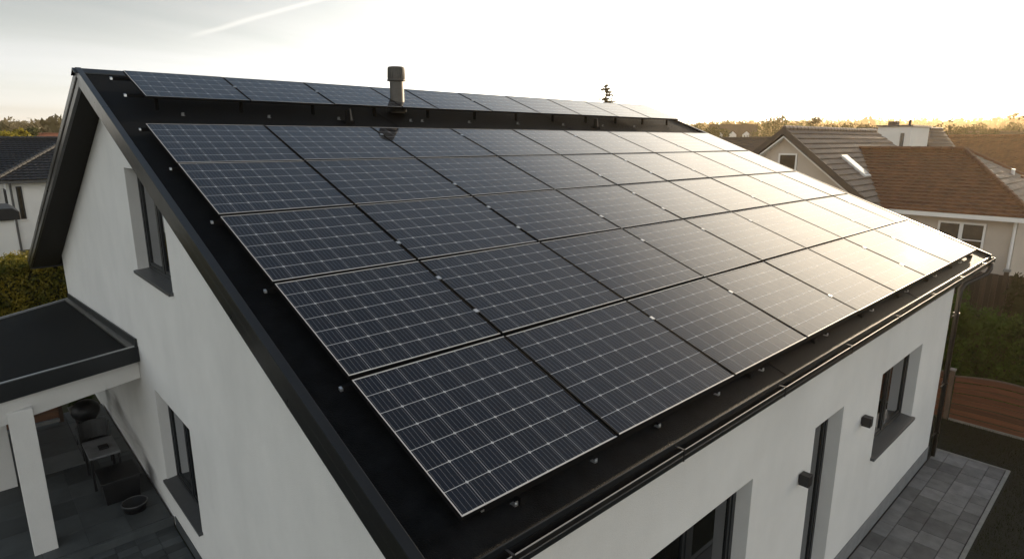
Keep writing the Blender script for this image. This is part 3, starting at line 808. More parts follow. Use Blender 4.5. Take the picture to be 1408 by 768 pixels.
# ------------------------------------------------------------------ porch on the gable side
porch = thing('porch', 'white posted porch with flat dark roof leaning on the gable wall', 'porch', (0.5, 14, 0))
y0, y1 = 12.05, 20.7
z0, z1 = 3.02, 2.24
PX0 = -1.6
mb = MB(); p = [(PX0, y0 - 1.32, z0 + .06), (XG - .003, y0, z0), (XG - .003, y1, z1), (PX0, y1 - 3.4, z1 + .12)]
mb.hexa([(a, b, c - .05) for a, b, c in p], p); mb.build('roof', M['membrane'], porch)
def edge(name, a, b, prof, mat, side=None, bev=0.003):
    m = MB(); m.sweep(prof, a, b, side); return m.build(name, mat, porch, bevel=bev)
edge('fascia', (PX0, y0 - 1.32, z0 + .06), (XG - .004, y0, z0), [(0.0, .03), (.035, .03), (.035, -.25), (0.0, -.25)], M['dark_trim'])
edge('edge_strip', (PX0, y0 - 1.32, z0 + .06), (XG - .05, y0 - .02, z0), [(-.035, .045), (-.004, .045), (-.004, .02), (-.035, .02)], M['silver'])
edge('edge_strip', (PX0, y1 - 3.4, z1 + .12), (XG - .01, y1, z1), [(-.03, .05), (.012, .05), (.012, -.2), (-.03, -.2)], M['frame_silver'])
edge('flashing', (XG - .006, y0 - .02, z0), (XG - .006, y1, z1), [(0, .17), (-.03, .17), (-.045, .01), (0, .01)], M['dark_trim'], (1, 0, 0))
edge('flashing', (XG - .05, y0 - .01, z0), (XG - .05, y1, z1), [(0, .045), (-.09, .03), (-.10, .004), (0, .004)], M['trim'], (1, 0, 0))
edge('beam', (PX0, y0 - 1.42, z0 - .19), (XG - .004, y0 + .14, z0 - .23), [(-.0, 0), (-.22, 0), (-.22, -.38), (0, -.38)], M['render'])
mb = MB(); mb.box(0.125, 0.435, 11.36, 11.67, 0.02, 2.60); mb.build('column', M['render'], porch, bevel=0.008)
mb = MB(); mb.box(-0.55, 0.12, 14.1, 14.4, 0.15, 2.55); mb.build('column', M['render'], porch, bevel=0.008)
mb = MB(); p = [(PX0, y0 - 1.0, z0 - .26), (XG - .004, y0 + .36, z0 - .30), (XG - .004, y1 - .05, z1 - .08), (PX0, y1 - 3.2, z1 - .05)]
mb.hexa([(a, b, c - .02) for a, b, c in p], p); mb.build('ceiling', M['render_cream'], porch)

# terrace floor
mb = MB(); mb.box(-2.6, XG - .02, 11.05, 16.8, 0.0, 0.135)
struct(mb.build('terrace_bed', M['joint']))
mb = MB()
rng = random.Random(11)
y = 11.07
while y < 14.1:
    x = XG - .03
    while x > -2.5:
        mb.box(x - .597, x, y, min(y + .597, 14.25), 0.10, 0.150); x -= .6
    y += .6
struct(mb.build('terrace', M['terrace'], bevel=0.003))
mb = MB(); y = 14.27
while y < 16.7:
    x = XG - .03
    while x > -2.5:
        mb.box(x - .79, x, y, y + .79, 0.10, 0.150); x -= .8
    y += .8
struct(mb.build('terrace_far', M['terrace_light'], bevel=0.003))
mb = MB(); mb.box(-2.6, XG - .02, 10.98, 11.045, 0.0, 0.155); struct(mb.build('terrace_kerb', M['terrace']))
mb = MB(); rng = random.Random(12)
y = 8.2
while y < 10.9:
    x = XG - .03
    while x > -2.5:
        mb.box(x - .295, x, y, y + .195, -0.02, 0.012 + rng.uniform(-.002, .002)); x -= .3
    y += .2
struct(mb.build('path', M['terrace'], bevel=0.004))

# things on the terrace along the wall
t = thing('side_table', 'grey topped side table on thin legs against the gable wall', 'table', (1.40, 13.25, 0.15))
mb = MB(); mb.box(1.16, 1.66, 12.85, 13.7, 0.80, 0.84); mb.build('tabletop', M['grey_top'], t, bevel=0.006)
for x, y in ((1.19, 12.89), (1.63, 12.89), (1.19, 13.66), (1.63, 13.66)):
    mb = MB(); mb.box(x - .02, x + .02, y - .02, y + .02, 0.15, 0.799); mb.build('leg', M['black_plastic'], t)
mb = MB(); mb.box(1.36, 1.52, 13.1, 13.3, 0.841, 0.868); mb.box(1.38, 1.5, 13.12, 13.2, 0.868, 0.89); tag(mb.build('tray', M['black_plastic'], bevel=.004), 'small black tray lying on the grey side table', 'tray')
t = thing('storage_box', 'black storage box standing in front of the side table', 'box', (1.52, 12.45, 0.15))
mb = MB(); mb.hexa([(1.25, 12.18, .15), (1.78, 12.18, .15), (1.78, 12.78, .15), (1.25, 12.78, .15)], [(1.22, 12.15, .56), (1.81, 12.15, .56), (1.81, 12.81, .56), (1.22, 12.81, .56)]); mb.build('body', M['black_plastic'], t, bevel=.01)
mb = MB(); mb.box(1.20, 1.83, 12.13, 12.83, .565, .61); mb.build('lid', M['black_plastic'], t, bevel=.012)
t = thing('round_tub', 'low round black tub on the terrace nearest the edge', 'tub', (1.60, 11.72, 0.15))
mb = MB(); mb.lathe([(.001, .005), (.17, .005), (.20, .12), (.205, .15), (.19, .15), (.16, .03), (.001, .03)], (1.60, 11.72, .15), 28); mb.build('bowl', M['black_plastic'], t, smooth=True)
mb = MB(); mb.tube([(1.60 + .2 * math.cos(a), 11.72 + .2 * math.sin(a), .302) for a in [k * 2 * PI / 28 for k in range(29)]], .009, 6); mb.build('rim', M['sill'], t, smooth=True)
t = thing('garden_chair', 'dark garden chair with curved back behind the side table', 'chair', (1.42, 14.2, 0.15))
mb = MB(); mb.box(1.18, 1.68, 13.95, 14.42, .55, .59); mb.build('seat', M['black_plastic'], t, bevel=.01)
mb = MB(); n = 10
for k in range(n):
    a0, a1 = PI * k / n, PI * (k + 1) / n
    q = lambda a, z, r: (1.43 + r * math.cos(a), 14.2 + r * 0.9 * math.sin(a), z)
    mb.hexa([q(a0, .60, .25), q(a1, .60, .25), q(a1, .60, .275), q(a0, .60, .275)], [q(a0, .98, .26), q(a1, .98, .26), q(a1, .98, .285), q(a0, .98, .285)])
mb.build('backrest', M['sill'], t)
for x, y in ((1.22, 13.99), (1.64, 13.99), (1.22, 14.38), (1.64, 14.38)):
    mb = MB(); mb.tube([(x, y, .15), (x, y, .56)], .018, 8); mb.build('leg', M['black_plastic'], t)
t = thing('barbecue', 'dark wheeled kettle barbecue with pale side shelf by the gable wall', 'barbecue', (1.42, 15.2, 0.15))
mb = MB(); mb.lathe([(.001, .55), (.15, .58), (.25, .70), (.27, .78), (.25, .90), (.14, 1.0), (.001, 1.02)], (1.45, 15.15, .15), 20); mb.build('bowl', M['black_plastic'], t, smooth=True)
for a in (0.4, 2.5, 4.6):
    mb = MB(); mb.tube([(1.45 + .15 * math.cos(a), 15.15 + .15 * math.sin(a), .75), (1.45 + .28 * math.cos(a), 15.15 + .28 * math.sin(a), .15)], .016, 8); mb.build('leg', M['black_plastic'], t)
mb = MB(); mb.box(1.20, 1.55, 15.46, 15.85, .83, .86); mb.build('side_shelf', M['slab_edge'], t, bevel=.004)
t = thing('plant_pot', 'dark clay pot with a small shrub at the back of the terrace', 'plant pot', (1.50, 16.45, 0.15))
mb = MB(); mb.lathe([(.001, 0), (.13, 0), (.19, .34), (.20, .36), (.17, .36), (.15, .32), (.001, .32)], (1.50, 16.45, .15), 18); mb.build('pot', M['terracotta'], t, smooth=True)
mb = MB(); rng = random.Random(21)
for _ in range(500):
    u = Vector((rng.gauss(0, 1), rng.gauss(0, 1), rng.gauss(0, 1))).normalized() * rng.random() ** .4
    mb.leaf((1.50 + u.x * .28, 16.45 + u.y * .28, .86 + u.z * .36), .05, rng)
mb.build('foliage', M['leaf_hedge'], t)
# brown timber screen behind the terrace
t = thing('timber_screen', 'brown timber screen wall closing the back of the terrace', 'screen', (0.3, 16.85, 0))
mb = MB()
for k in range(9): mb.box(-2.0, 1.10, 16.84, 16.875, 0.30 + k * .17, 0.30 + k * .17 + .155)
mb.build('boards', M['brick'], t, bevel=.004)
for x in (-1.2, -0.1, 1.13):
    mb = MB(); mb.box(x - .05, x + .05, 16.88, 16.97, 0, 1.95); mb.build('post', M['wood_post'], t)
mb = MB(); mb.box(-2.0, 1.1, 16.82, 16.90, .20, .26); mb.build('bottom_rail', M['slab_edge'], t)

# ------------------------------------------------------------------ roofs of tiles with real courses
def tile_slope(mb, A, B, C, D, course=0.34, tw=0.30, amp=0.030, lift=0.055):
    """A-B lower edge (eave), D-C upper edge; overlapping wavy courses"""
    A, B, C, D = map(Vector, (A, B, C, D))
    H = ((D + C) / 2 - (A + B) / 2).length
    nc = max(2, round(H / course))
    n = (B - A).cross(D - A).normalized()
    if n.z < 0: n = -n
    eu = (B - A).normalized()
    for k in range(nc):
        v0, v1 = k / nc, min(1.0, (k + 1.10) / nc)
        L0, R0 = A.lerp(D, v0), B.lerp(C, v0); L1, R1 = A.lerp(D, v1), B.lerp(C, v1)
        s0, s1 = (L0 - A).dot(eu), (R0 - A).dot(eu)
        m = max(2, int(abs(s1 - s0) / tw * 4))
        row0 = []; row1 = []; rowb = []
        for j in range(m + 1):
            u = j / m
            p0, p1 = L0.lerp(R0, u), L1.lerp(R1, u)
            ph = ((p0 - A).dot(eu)) / tw * 2 * PI
            w0 = amp * (0.5 + 0.5 * math.cos(ph)) ; w1 = amp * (0.5 + 0.5 * math.cos(((p1 - A).dot(eu)) / tw * 2 * PI))
            row0.append(p0 + n * (lift + w0)); row1.append(p1 + n * (0.004 + w1)); rowb.append(p0 + n * (-0.01))
        i = len(mb.v); mb.v += [tuple(p) for p in row0 + row1 + rowb]
        M1 = m + 1
        for j in range(m):
            mb.f.append((i + j, i + j + 1, i + M1 + j + 1, i + M1 + j))
            mb.f.append((i + 2 * M1 + j, i + 2 * M1 + j + 1, i + j + 1, i + j))
def ridge_tiles(mb, a, b, r=0.11, step=0.38):
    a, b = Vector(a), Vector(b); n = max(1, int((b - a).length / step)); d = (b - a) / n
    for k in range(n):
        p = a + d * k; mb.tube([p, p + d * 0.96], [r, r * 0.88], 8)
def win(root, axis, pos, a0, a1, z0, z1, out=-1, frame=None, split=True, bar=False):
    fr = MB(); w = .07
    def bx(m, A0, A1, d0, d1, q0, q1):
        d0, d1 = sorted((pos + out * d0, pos + out * d1))
        if axis == 'x': m.box(d0, d1, A0, A1, q0, q1)
        else: m.box(A0, A1, d0, d1, q0, q1)
    bx(fr, a0, a0 + w, .003, .06, z0, z1); bx(fr, a1 - w, a1, .003, .06, z0, z1); bx(fr, a0 + w, a1 - w, .003, .06, z0, z0 + w); bx(fr, a0 + w, a1 - w, .003, .06, z1 - w, z1)
    mid = (a0 + a1) / 2
    if split: bx(fr, mid - .06, mid + .06, .003, .06, z0 + w, z1 - w)
    if bar: bx(fr, a0 + w, mid - .06, .003, .05, z0 + .33, z0 + .37)
    f = fr.build('window', frame or M['white_frame'], root)
    es = [(a0 + w, mid - .06), (mid + .06, a1 - w)] if split else [(a0 + w, a1 - w)]
    for e0, e1 in es:
        pn = MB(); bx(pn, e0, e1, .003, .02, z0 + w, z1 - w); pn.build('pane', M['dark_pane'], f)
    sl = MB(); bx(sl, a0 - .05, a1 + .05, .003, .12, z0 - .05, z0 - .004); sl.build('sill', M['white_frame'], f)
    return f

# neighbour beyond the far eave: hipped main body and a gabled wing
nb = thing('tiled_house', 'cream bungalow with brown tiled hip roof and taller gabled wing', 'house', (31, 8, 0))
mb = MB(); mb.box(28.0, 38.2, 3.55, 8.05, 0, 3.92); mb.build('wall', M['render_cream'], nb)
mb = MB(); mb.prism([(27.3, 8.06, 0), (27.3, 15.1, 0), (27.3, 15.1, 4.15), (27.3, 11.8, 6.78), (27.3, 8.06, 3.80)], (12.6, 0, 0)); mb.build('wall', M['render_cream'], nb)
# main body roof
mr = MB()
E0, E1 = (27.55, 3.05, 3.98), (27.55, 9.9, 3.98)
R0, R1 = (33.0, 6.5, 6.20), (33.0, 11.5, 6.20)
tile_slope(mr, E0, E1, R1, R0)
mr.quad((27.6, 3.1, 3.97), (38.4, 3.1, 3.97), (38.4, 8.05, 3.97), (27.6, 8.05, 3.97))
rb = mr.build('roof', M['tile_brown'], nb)
mh = MB(); tile_slope(mh, (38.45, 3.05, 3.98), E0, R0, (33.01, 6.5, 6.2), lift=.04); hp = mh.build('roof', M['tile_grey'], nb)
mh = MB(); tile_slope(mh, (38.45, 11.5, 3.98), (38.45, 3.05, 3.98), (33.02, 6.5, 6.2), (33.02, 11.5, 6.2)); mh.build('roof', M['tile_brown'], nb)
mb = MB(); ridge_tiles(mb, (27.62, 3.10, 4.04), (33, 6.5, 6.27)); ridge_tiles(mb, (33, 6.5, 6.27), (33, 11.4, 6.27)); ridge_tiles(mb, (38.4, 3.1, 4.04), (33.05, 6.5, 6.27)); mb.build('ridge_tiles', M['tile_brown'], nb)
mb = MB(); mb.tube([(34.2, 4.85, 4.7), (34.2, 4.85, 5.42)], .07, 10); mb.build('vent', M['white_frame'], hp)
mb = MB(); mb.tube([(34.9, 4.6, 4.6), (34.9, 4.6, 5.12)], .06, 10); mb.build('vent', M['tile_brown'], hp)
# eaves board and gutter along the main wall
mb = MB(); mb.box(27.50, 27.60, 3.0, 8.2, 3.80, 3.96); mb.build('gutter', M['white_frame'], nb)
mb = MB(); mb.box(27.62, 27.99, 3.05, 8.1, 3.83, 3.86); mb.build('soffit', M['white_frame'], nb)
mb = MB(); mb.tube([(27.9, 3.62, 3.8), (27.9, 3.62, 0)], .05, 8); mb.build('downspout', M['white_frame'], nb)
win(nb, 'x', 28.0, 4.45, 5.95, 2.62, 3.62, bar=True); win(nb, 'x', 28.0, 6.98, 7.75, 2.75, 3.70, split=False)
# wing roof
mw = MB()
pk0, pk1 = (26.85, 11.8, 7.10), (38.6, 11.8, 7.10)
tile_slope(mw, (26.85, 7.55, 3.72), (40.4, 7.55, 3.72), pk1, pk0); tile_slope(mw, (40.4, 15.7, 4.0), (26.85, 15.7, 4.0), pk0, pk1)
wr = mw.build('roof', M['tile_grey'], nb)
mb = MB(); ridge_tiles(mb, (26.85, 11.8, 7.16), (38.6, 11.8, 7.16)); mb.build('ridge_tiles', M['tile_grey'], wr)
mb = MB()
for ya, za, yb, zb in ((7.5, 3.68, 11.8, 7.14), (11.8, 7.14, 15.75, 3.98)):
    mb.hexa([(26.80, ya, za - .24), (26.86, ya, za - .24), (26.86, yb, zb - .26), (26.80, yb, zb - .26)], [(26.80, ya, za + .05), (26.86, ya, za + .05), (26.86, yb, zb + .05), (26.80, yb, zb + .05)])
mb.build('bargeboard', M['barge'], nb)
mb = MB()
for ya, za, yb, zb in ((7.7, 3.62, 11.8, 6.86), (11.8, 6.86, 15.6, 3.85)):
    mb.hexa([(26.865, ya, za - .10), (27.29, ya, za - .10), (27.29, yb, zb - .10), (26.865, yb, zb - .10)], [(26.865, ya, za - .04), (27.29, ya, za - .04), (27.29, yb, zb - .04), (26.865, yb, zb - .04)])
mb.build('soffit', M['white_frame'], nb)
win(nb, 'x', 27.3, 11.28, 12.10, 5.05, 6.08, split=False)
# skylight on the wing slope
def onwing(x, y, n=0): return Vector((x, y, 3.72 + (7.10 - 3.72) * (y - 7.55) / 4.25)) + Vector((0, -.622, .783)) * n
mb = MB(); q = [onwing(29.3, 9.2, .05), onwing(30.0, 9.2, .05), onwing(30.0, 10.3, .05), onwing(29.3, 10.3, .05)]
mb.hexa(q, [v + Vector((0, -.622, .783)) * .08 for v in q]); sk = mb.build('skylight', M['white_frame'], wr)
mb = MB(); q = [onwing(29.36, 9.27, .132), onwing(29.94, 9.27, .132), onwing(29.94, 10.23, .132), onwing(29.36, 10.23, .132)]
mb.hexa(q, [v + Vector((0, -.622, .783)) * .006 for v in q]); mb.build('pane', Mat('skylight_glass', (0.55, 0.55, 0.52), 0.08, spec=0.8), sk)
# valley flashing between wing and main roof
mb = MB(); mb.tube([(28.0, 8.45, 4.30), (33.0, 11.0, 6.42)], .09, 8); mb.build('valley_flashing', M['sill'], nb)

# simple gabled houses further off
def gable_house(name, label, c, l, w, eave, ridge, rot, wall, tile, base=None, wins=4, chimney=False, group=None, dormers=0, over=.4):
    cxx, cyy = c; bz = terrain(cxx, cyy) if base is None else base
    t = thing(name, label, 'house', (cxx, cyy, bz), group)
    R = math.radians(rot); ca, sa = math.cos(R), math.sin(R)
    W = lambda u, v, z: (cxx + u * ca - v * sa, cyy + u * sa + v * ca, bz + z)
    mb = MB(); mb.prism([W(-l / 2, -w / 2, 0), W(-l / 2, w / 2, 0), W(-l / 2, w / 2, eave), W(-l / 2, 0, ridge - .15), W(-l / 2, -w / 2, eave)][::-1], Vector(W(l / 2, 0, 0)) - Vector(W(-l / 2, 0, 0)))
    mb.build('wall', wall, t)
    sl = (ridge - eave) / (w / 2); oe = eave - sl * over
    mb = MB(); a, b = -l / 2 - over, l / 2 + over
    near = math.hypot(cxx, cyy) < 85
    for s in (-1, 1):
        P = [W(a, s * (w / 2 + over), oe + .08), W(b, s * (w / 2 + over), oe + .08), W(b, 0, ridge), W(a, 0, ridge)]
        if s > 0: P = [P[1], P[0], P[3], P[2]]
        if near: tile_slope(mb, *P, course=.36, tw=.36)
        lo = [Vector(p) - Vector((0, 0, .16)) for p in P]; mb.hexa(lo, [Vector(p) - Vector((0, 0, .012)) for p in P])
    rf = mb.build('roof', tile, t)
    mb = MB(); ridge_tiles(mb, W(a, 0, ridge + .03), W(b, 0, ridge + .03), .13, .6); mb.build('ridge_tiles', tile, rf)
    if chimney:
        mb = MB(); p = [W(l * .18 - .4, -.5, ridge - 1.2), W(l * .18 + .4, -.5, ridge - 1.2), W(l * .18 + .4, .3, ridge - 1.2), W(l * .18 - .4, .3, ridge - 1.2)]
        mb.prism(p, (0, 0, 2.1)); ch = mb.build('chimney', M['render_cream'], rf)
        mb = MB(); p = [Vector(q) + Vector((0, 0, 2.1)) for q in p]; mb.prism(p, (0, 0, .12)); mb.build('chimney_cap', M['tile_dark'], rf)
    for k in range(wins):
        for s in (-1, 1):
            u = -l / 2 + l * (k + .5) / wins
            mb = MB(); q = [W(u - .55, s * (w / 2 + .003), eave * .36), W(u + .55, s * (w / 2 + .003), eave * .36), W(u + .55, s * (w / 2 + .05), eave * .36), W(u - .55, s * (w / 2 + .05), eave * .36)]
            mb.prism(q, (0, 0, 1.25)); f = mb.build('window', M['white_frame'], t)
            mb = MB(); q = [W(u - .46, s * (w / 2 + .052), eave * .36 + .08), W(u + .46, s * (w / 2 + .052), eave * .36 + .08), W(u + .46, s * (w / 2 + .058), eave * .36 + .08), W(u - .46, s * (w / 2 + .058), eave * .36 + .08)]
            mb.prism(q, (0, 0, 1.09)); mb.build('pane', M['dark_pane'], f)
    for s in (-1, 1):
        mb = MB(); q = [W(s * (l / 2 + .003), -.6, eave + .1), W(s * (l / 2 + .003), .6, eave + .1), W(s * (l / 2 + .05), .6, eave + .1), W(s * (l / 2 + .05), -.6, eave + .1)]
        mb.prism(q, (0, 0, 1.1)); f = mb.build('window', M['white_frame'], t)
        mb = MB(); q = [W(s * (l / 2 + .052), -.5, eave + .18), W(s * (l / 2 + .052), .5, eave + .18), W(s * (l / 2 + .058), .5, eave + .18), W(s * (l / 2 + .058), -.5, eave + .18)]
        mb.prism(q, (0, 0, .94)); mb.build('pane', M['dark_pane'], f)
    for k in range(dormers):
        u = -l / 2 + l * (k + .7) / (dormers + .4)
        for s in (1,):
            v0, v1 = s * w * .40, s * w * .12; zz = eave + 2.0
            mb = MB(); mb.prism([W(u - .9, v0, zz), W(u + .9, v0, zz), W(u + .9, v0, zz + 1.1), W(u, v0, zz + 1.9), W(u - .9, v0, zz + 1.1)], Vector(W(0, v1, 0)) - Vector(W(0, v0, 0)))
            dm = mb.build('dormer', wall, rf)
    return t
W_, C_ = M['far_wall'], M['render_cream']
# flat-topped white building and its neighbours behind the tiled house
t = thing('white_block', 'plain white cubic building with flat roof rising behind the tiled house', 'building', (46, 12.6, 0))
mb = MB(); mb.box(45, 49, 11.75, 13.65, 0, 7.5); mb.build('wall', M['far_wall'], t)
mb = MB(); mb.box(44.9, 49.1, 11.65, 13.75, 7.502, 7.60); mb.build('roof', M['sill'], t)
mb = MB(); mb.box(44.94, 44.998, 12.1, 12.3, 3, 7.1); mb.build('downspout', M['sill'], t)
mb = MB(); mb.box(46.0, 46.6, 12.9, 13.4, 7.602, 7.86); mb.tube([(46.2, 12.2, 7.6), (46.2, 12.2, 7.95)], .08, 8); mb.build('roof_vent', M['tile_dark'], t)
t = thing('white_annex', 'white flat roofed annex half hidden behind the white cubic building', 'building', (57, 17, 0))
mb = MB(); mb.box(55, 60, 15.2, 17.9, 0, 7.5); mb.build('wall', M['far_wall'], t)
mb = MB(); mb.box(54.8, 60.2, 15.0, 18.1, 7.502, 7.66); mb.build('roof', M['sill'], t)
gable_house('gabled_house', 'small white gabled house beside the white cubic building', (53, 12.7), 6, 3.4, 5.2, 7.45, 0, W_, M['tile_dark'], 0, 2)
gable_house('brown_roofed_house', 'long brown roofed house low on the skyline behind the hip roof', (75, 11.5), 13.5, 9, 3.9, 7.1, 90, C_, M['tile_brown'], 0, 5)
gable_house('brown_roofed_house', 'brown roofed house at the far edge below the golden haze', (88, 2.0), 12, 9, 3.6, 7.2, 84, C_, M['tile_brown'], 0, 4)
gable_house('dark_roofed_house', 'dark roofed house half hidden behind the gabled wing', (65, 33), 11, 9, 3.6, 6.9, 60, C_, M['tile_dark'], 0, 4)
gable_house('dormer_house', 'distant grey roofed house with white dormers among the trees', (150, 79), 11, 9, 4.2, 9.8, 118, W_, M['tile_dark'], 0.9, 4, dormers=3)
gable_house('red_roofed_house', 'distant house with red tiled roof before the wooded hill', (8, 128), 14, 9, 4, 7.8, 10, W_, M['tile_red'], 0, 4)
gable_house('red_roofed_house', 'distant low red roofed house beside the yellow trees', (14, 112), 10, 8, 3, 6.5, 15, W_, M['tile_red'], 0, 3)
gable_house('far_house', 'tiny pale house on the far slope under the haze', (210, 38), 14, 9, 4, 9, 70, W_, M['tile_dark'], None, 3)
gable_house('far_house', 'tiny brown house on the far slope before the golden trees', (165, 26), 14, 9, 4, 9, 100, C_, M['tile_brown'], None, 3)
gable_house('far_house', 'tiny dark roofed house beyond the long brown roof', (120, 23), 12, 9, 4, 8, 95, C_, M['tile_dark'], 0, 3)

# near house on the gable side: hipped black roof, white walls
lh = thing('black_roofed_house', 'white house with black tiled hip roofs beyond the sunlit hedge', 'house', (5, 52, 0))
mb = MB(); mb.box(2.55, 12, 48, 60, 0, 4.25); mb.build('wall', M['render'], lh)
mb = MB(); mb.box(-12, 2.545, 50.2, 60, 0, 4.25); mb.build('wall', M['render'], lh)
mb = MB()
tile_slope(mb, (2.0, 47.4, 4.3), (12.6, 47.4, 4.3), (7.3, 52.8, 7.1), (7.28, 52.8, 7.1))
tile_slope(mb, (2.0, 60.0, 4.3), (2.0, 47.4, 4.3), (7.28, 52.8, 7.1), (7.28, 55, 7.1))
tile_slope(mb, (12.6, 47.4, 4.3), (12.6, 60, 4.3), (7.3, 55, 7.1), (7.3, 52.8, 7.1))
tile_slope(mb, (-12.6, 49.7, 4.3), (2.6, 49.7, 4.3), (6.8, 55.0, 6.75), (-12.6, 55.0, 6.75))
mb.quad((2.05, 47.45, 4.28), (12.5, 47.45, 4.28), (12.5, 60, 4.28), (2.05, 60, 4.28)); mb.quad((-12.6, 49.75, 4.28), (2.04, 49.75, 4.28), (2.04, 60, 4.28), (-12.6, 60, 4.28))
rf = mb.build('roof', M['tile_black'], lh)
M['ridge_grey'] = Mat('grey_ridge_tile', (0.035, 0.037, 0.040), 0.8, var=0.2, vscale=2)
for a_, b_, r_ in (((2.05, 47.45, 4.37), (7.28, 52.8, 7.17), .12), ((-12.6, 55, 6.82), (6.8, 55.0, 6.82), .12), ((2.1, 49.8, 4.4), (6.6, 54.9, 6.8), .09)):
    mb = MB(); ridge_tiles(mb, a_, b_, r_); mb.build('ridge_tiles', M['ridge_grey'], rf)
mb = MB(); mb.box(1.95, 12.6, 47.32, 47.42, 4.12, 4.26); mb.build('gutter', M['sill'], lh)
for k, y in enumerate((48.7, 49.5)): pass
win(lh, 'y', 48.0, 3.0, 3.28, 1.9, 3.9, split=False, frame=M['winframe'])
win(lh, 'x', 2.55, 48.35, 49.0, 1.5, 3.7, split=False, frame=M['winframe'])
win(lh, 'x', 2.55, 49.3, 49.9, 1.5, 3.7, split=False, frame=M['winframe'])
mb = MB(); mb.tube([(2.75, 47.9, 4.1), (2.75, 47.9, 0)], .06, 8); mb.build('downspout', M['sill'], lh)
t = thing('garden_canopy', 'low shed with a black felt roof before the white house', 'shed', (1.0, 37, 0))
mb = MB(); mb.box(-2.6, 2.0, 36.2, 39, 0, 3.05); mb.build('wall', M['far_wall'], t)
mb = MB()
prof = [(-2.8, 3.06), (2.25, 3.06), (2.25, 3.42), (2.0, 3.60), (-2.8, 3.66)]
mb.prism([(a, 36.0, b) for a, b in prof], (0, 3.2, 0)); mb.build('roof', M['black_plastic'], t, bevel=.03)

# ------------------------------------------------------------------ fences and hedges
t = thing('wooden_fence', 'red brown board fence with arched top edge beside the lawn', 'fence', (17.08, 1.5, 0))
mb = MB(); ybs = [2.80 - 0.1 * k for k in range(0, 41)]
def ftop(y): u = (2.80 - y) / 1.9; u = u - math.floor(u); return 1.10 + 0.11 * math.sin(PI * u)
nb_ = 8
for s in range(-1, 3):
    ya, yb = 2.80 - 1.9 * s, 2.80 - 1.9 * (s + 1) + .12
    for k in range(nb_):
        n = 14; i0 = len(mb.v)
        f0, f1 = k / nb_, (k + 1) / nb_
        zz = lambda y, f: 0.02 + (ftop(y) - .02) * f
        x = 17.06 + (0.018 if k % 2 else 0)
        for j in range(n + 1):
            q = ya + (yb - ya) * j / n; q = max(min(q, ya - .001), yb + .001)
            za, zb_ = zz(q, f0) + .010, zz(q, f1) - .010
            mb.v += [(x, q, za), (x, q, zb_), (x + .02, q, zb_), (x + .02, q, za)]
        for j in range(n):
            for e in range(4):
                p0 = i0 + j * 4 + e; p1 = i0 + j * 4 + (e + 1) % 4
                mb.f.append((p0, p1, p1 + 4, p0 + 4))
        mb.f.append((i0, i0 + 3, i0 + 2, i0 + 1)); mb.f.append((i0 + n * 4, i0 + n * 4 + 1, i0 + n * 4 + 2, i0 + n * 4 + 3))
mb.build('boards', M['wood'], t)
mb = MB()
for j in range(-19, 57):
    q0, q1 = 2.80 - .1 * j, 2.80 - .1 * (j + 1)
    if q1 < -2.9: break
    mb.hexa([(17.045, q0, ftop(q0)), (17.045, q1 + .001, ftop(q1 + .001)), (17.105, q1 + .001, ftop(q1 + .001)), (17.105, q0, ftop(q0))], [(17.045, q0, ftop(q0) + .025), (17.045, q1 + .001, ftop(q1 + .001) + .025), (17.105, q1 + .001, ftop(q1 + .001) + .025), (17.105, q0, ftop(q0) + .025)])
mb.build('top_rail', M['wood_post'], t)
mb = MB(); mb.box(17.03, 17.12, -2.9, 2.8, 0.0, 0.05); mb.build('base_rail', M['slab_edge'], t)
for y in (2.87, 0.97, -0.93):
    mb = MB(); mb.box(17.03, 17.12, y - .045, y + .045, 0, 1.24); pst = mb.build('post', M['wood_post'], t, bevel=.004)
    mb = MB(); mb.box(17.015, 17.135, y - .06, y + .06, 1.242, 1.285); mb.build('post_cap', M['slab_edge'], pst, bevel=.004)
t = thing('board_fence', 'dark weathered board fence at the foot of the cream bungalow', 'fence', (24, 4, 0))
mb = MB(); y = -3.0; rng = random.Random(31)
while y < 9.0: mb.box(24.0, 24.03, y, y + .135, 0.05, 2.50 + rng.uniform(-.02, .02)); y += .14
mb.build('boards', M['old_wood'], t)
for y in (-2, 0, 2.0, 3.1, 4.4, 6.4, 8.4):
    mb = MB(); mb.box(23.87, 23.99, y - .06, y + .06, 0, 2.62); pst = mb.build('post', M['old_wood'], t)
    mb = MB(); mb.box(23.84, 24.02, y - .09, y + .09, 2.622, 2.70); mb.build('post_cap', M['slab_edge'], pst)

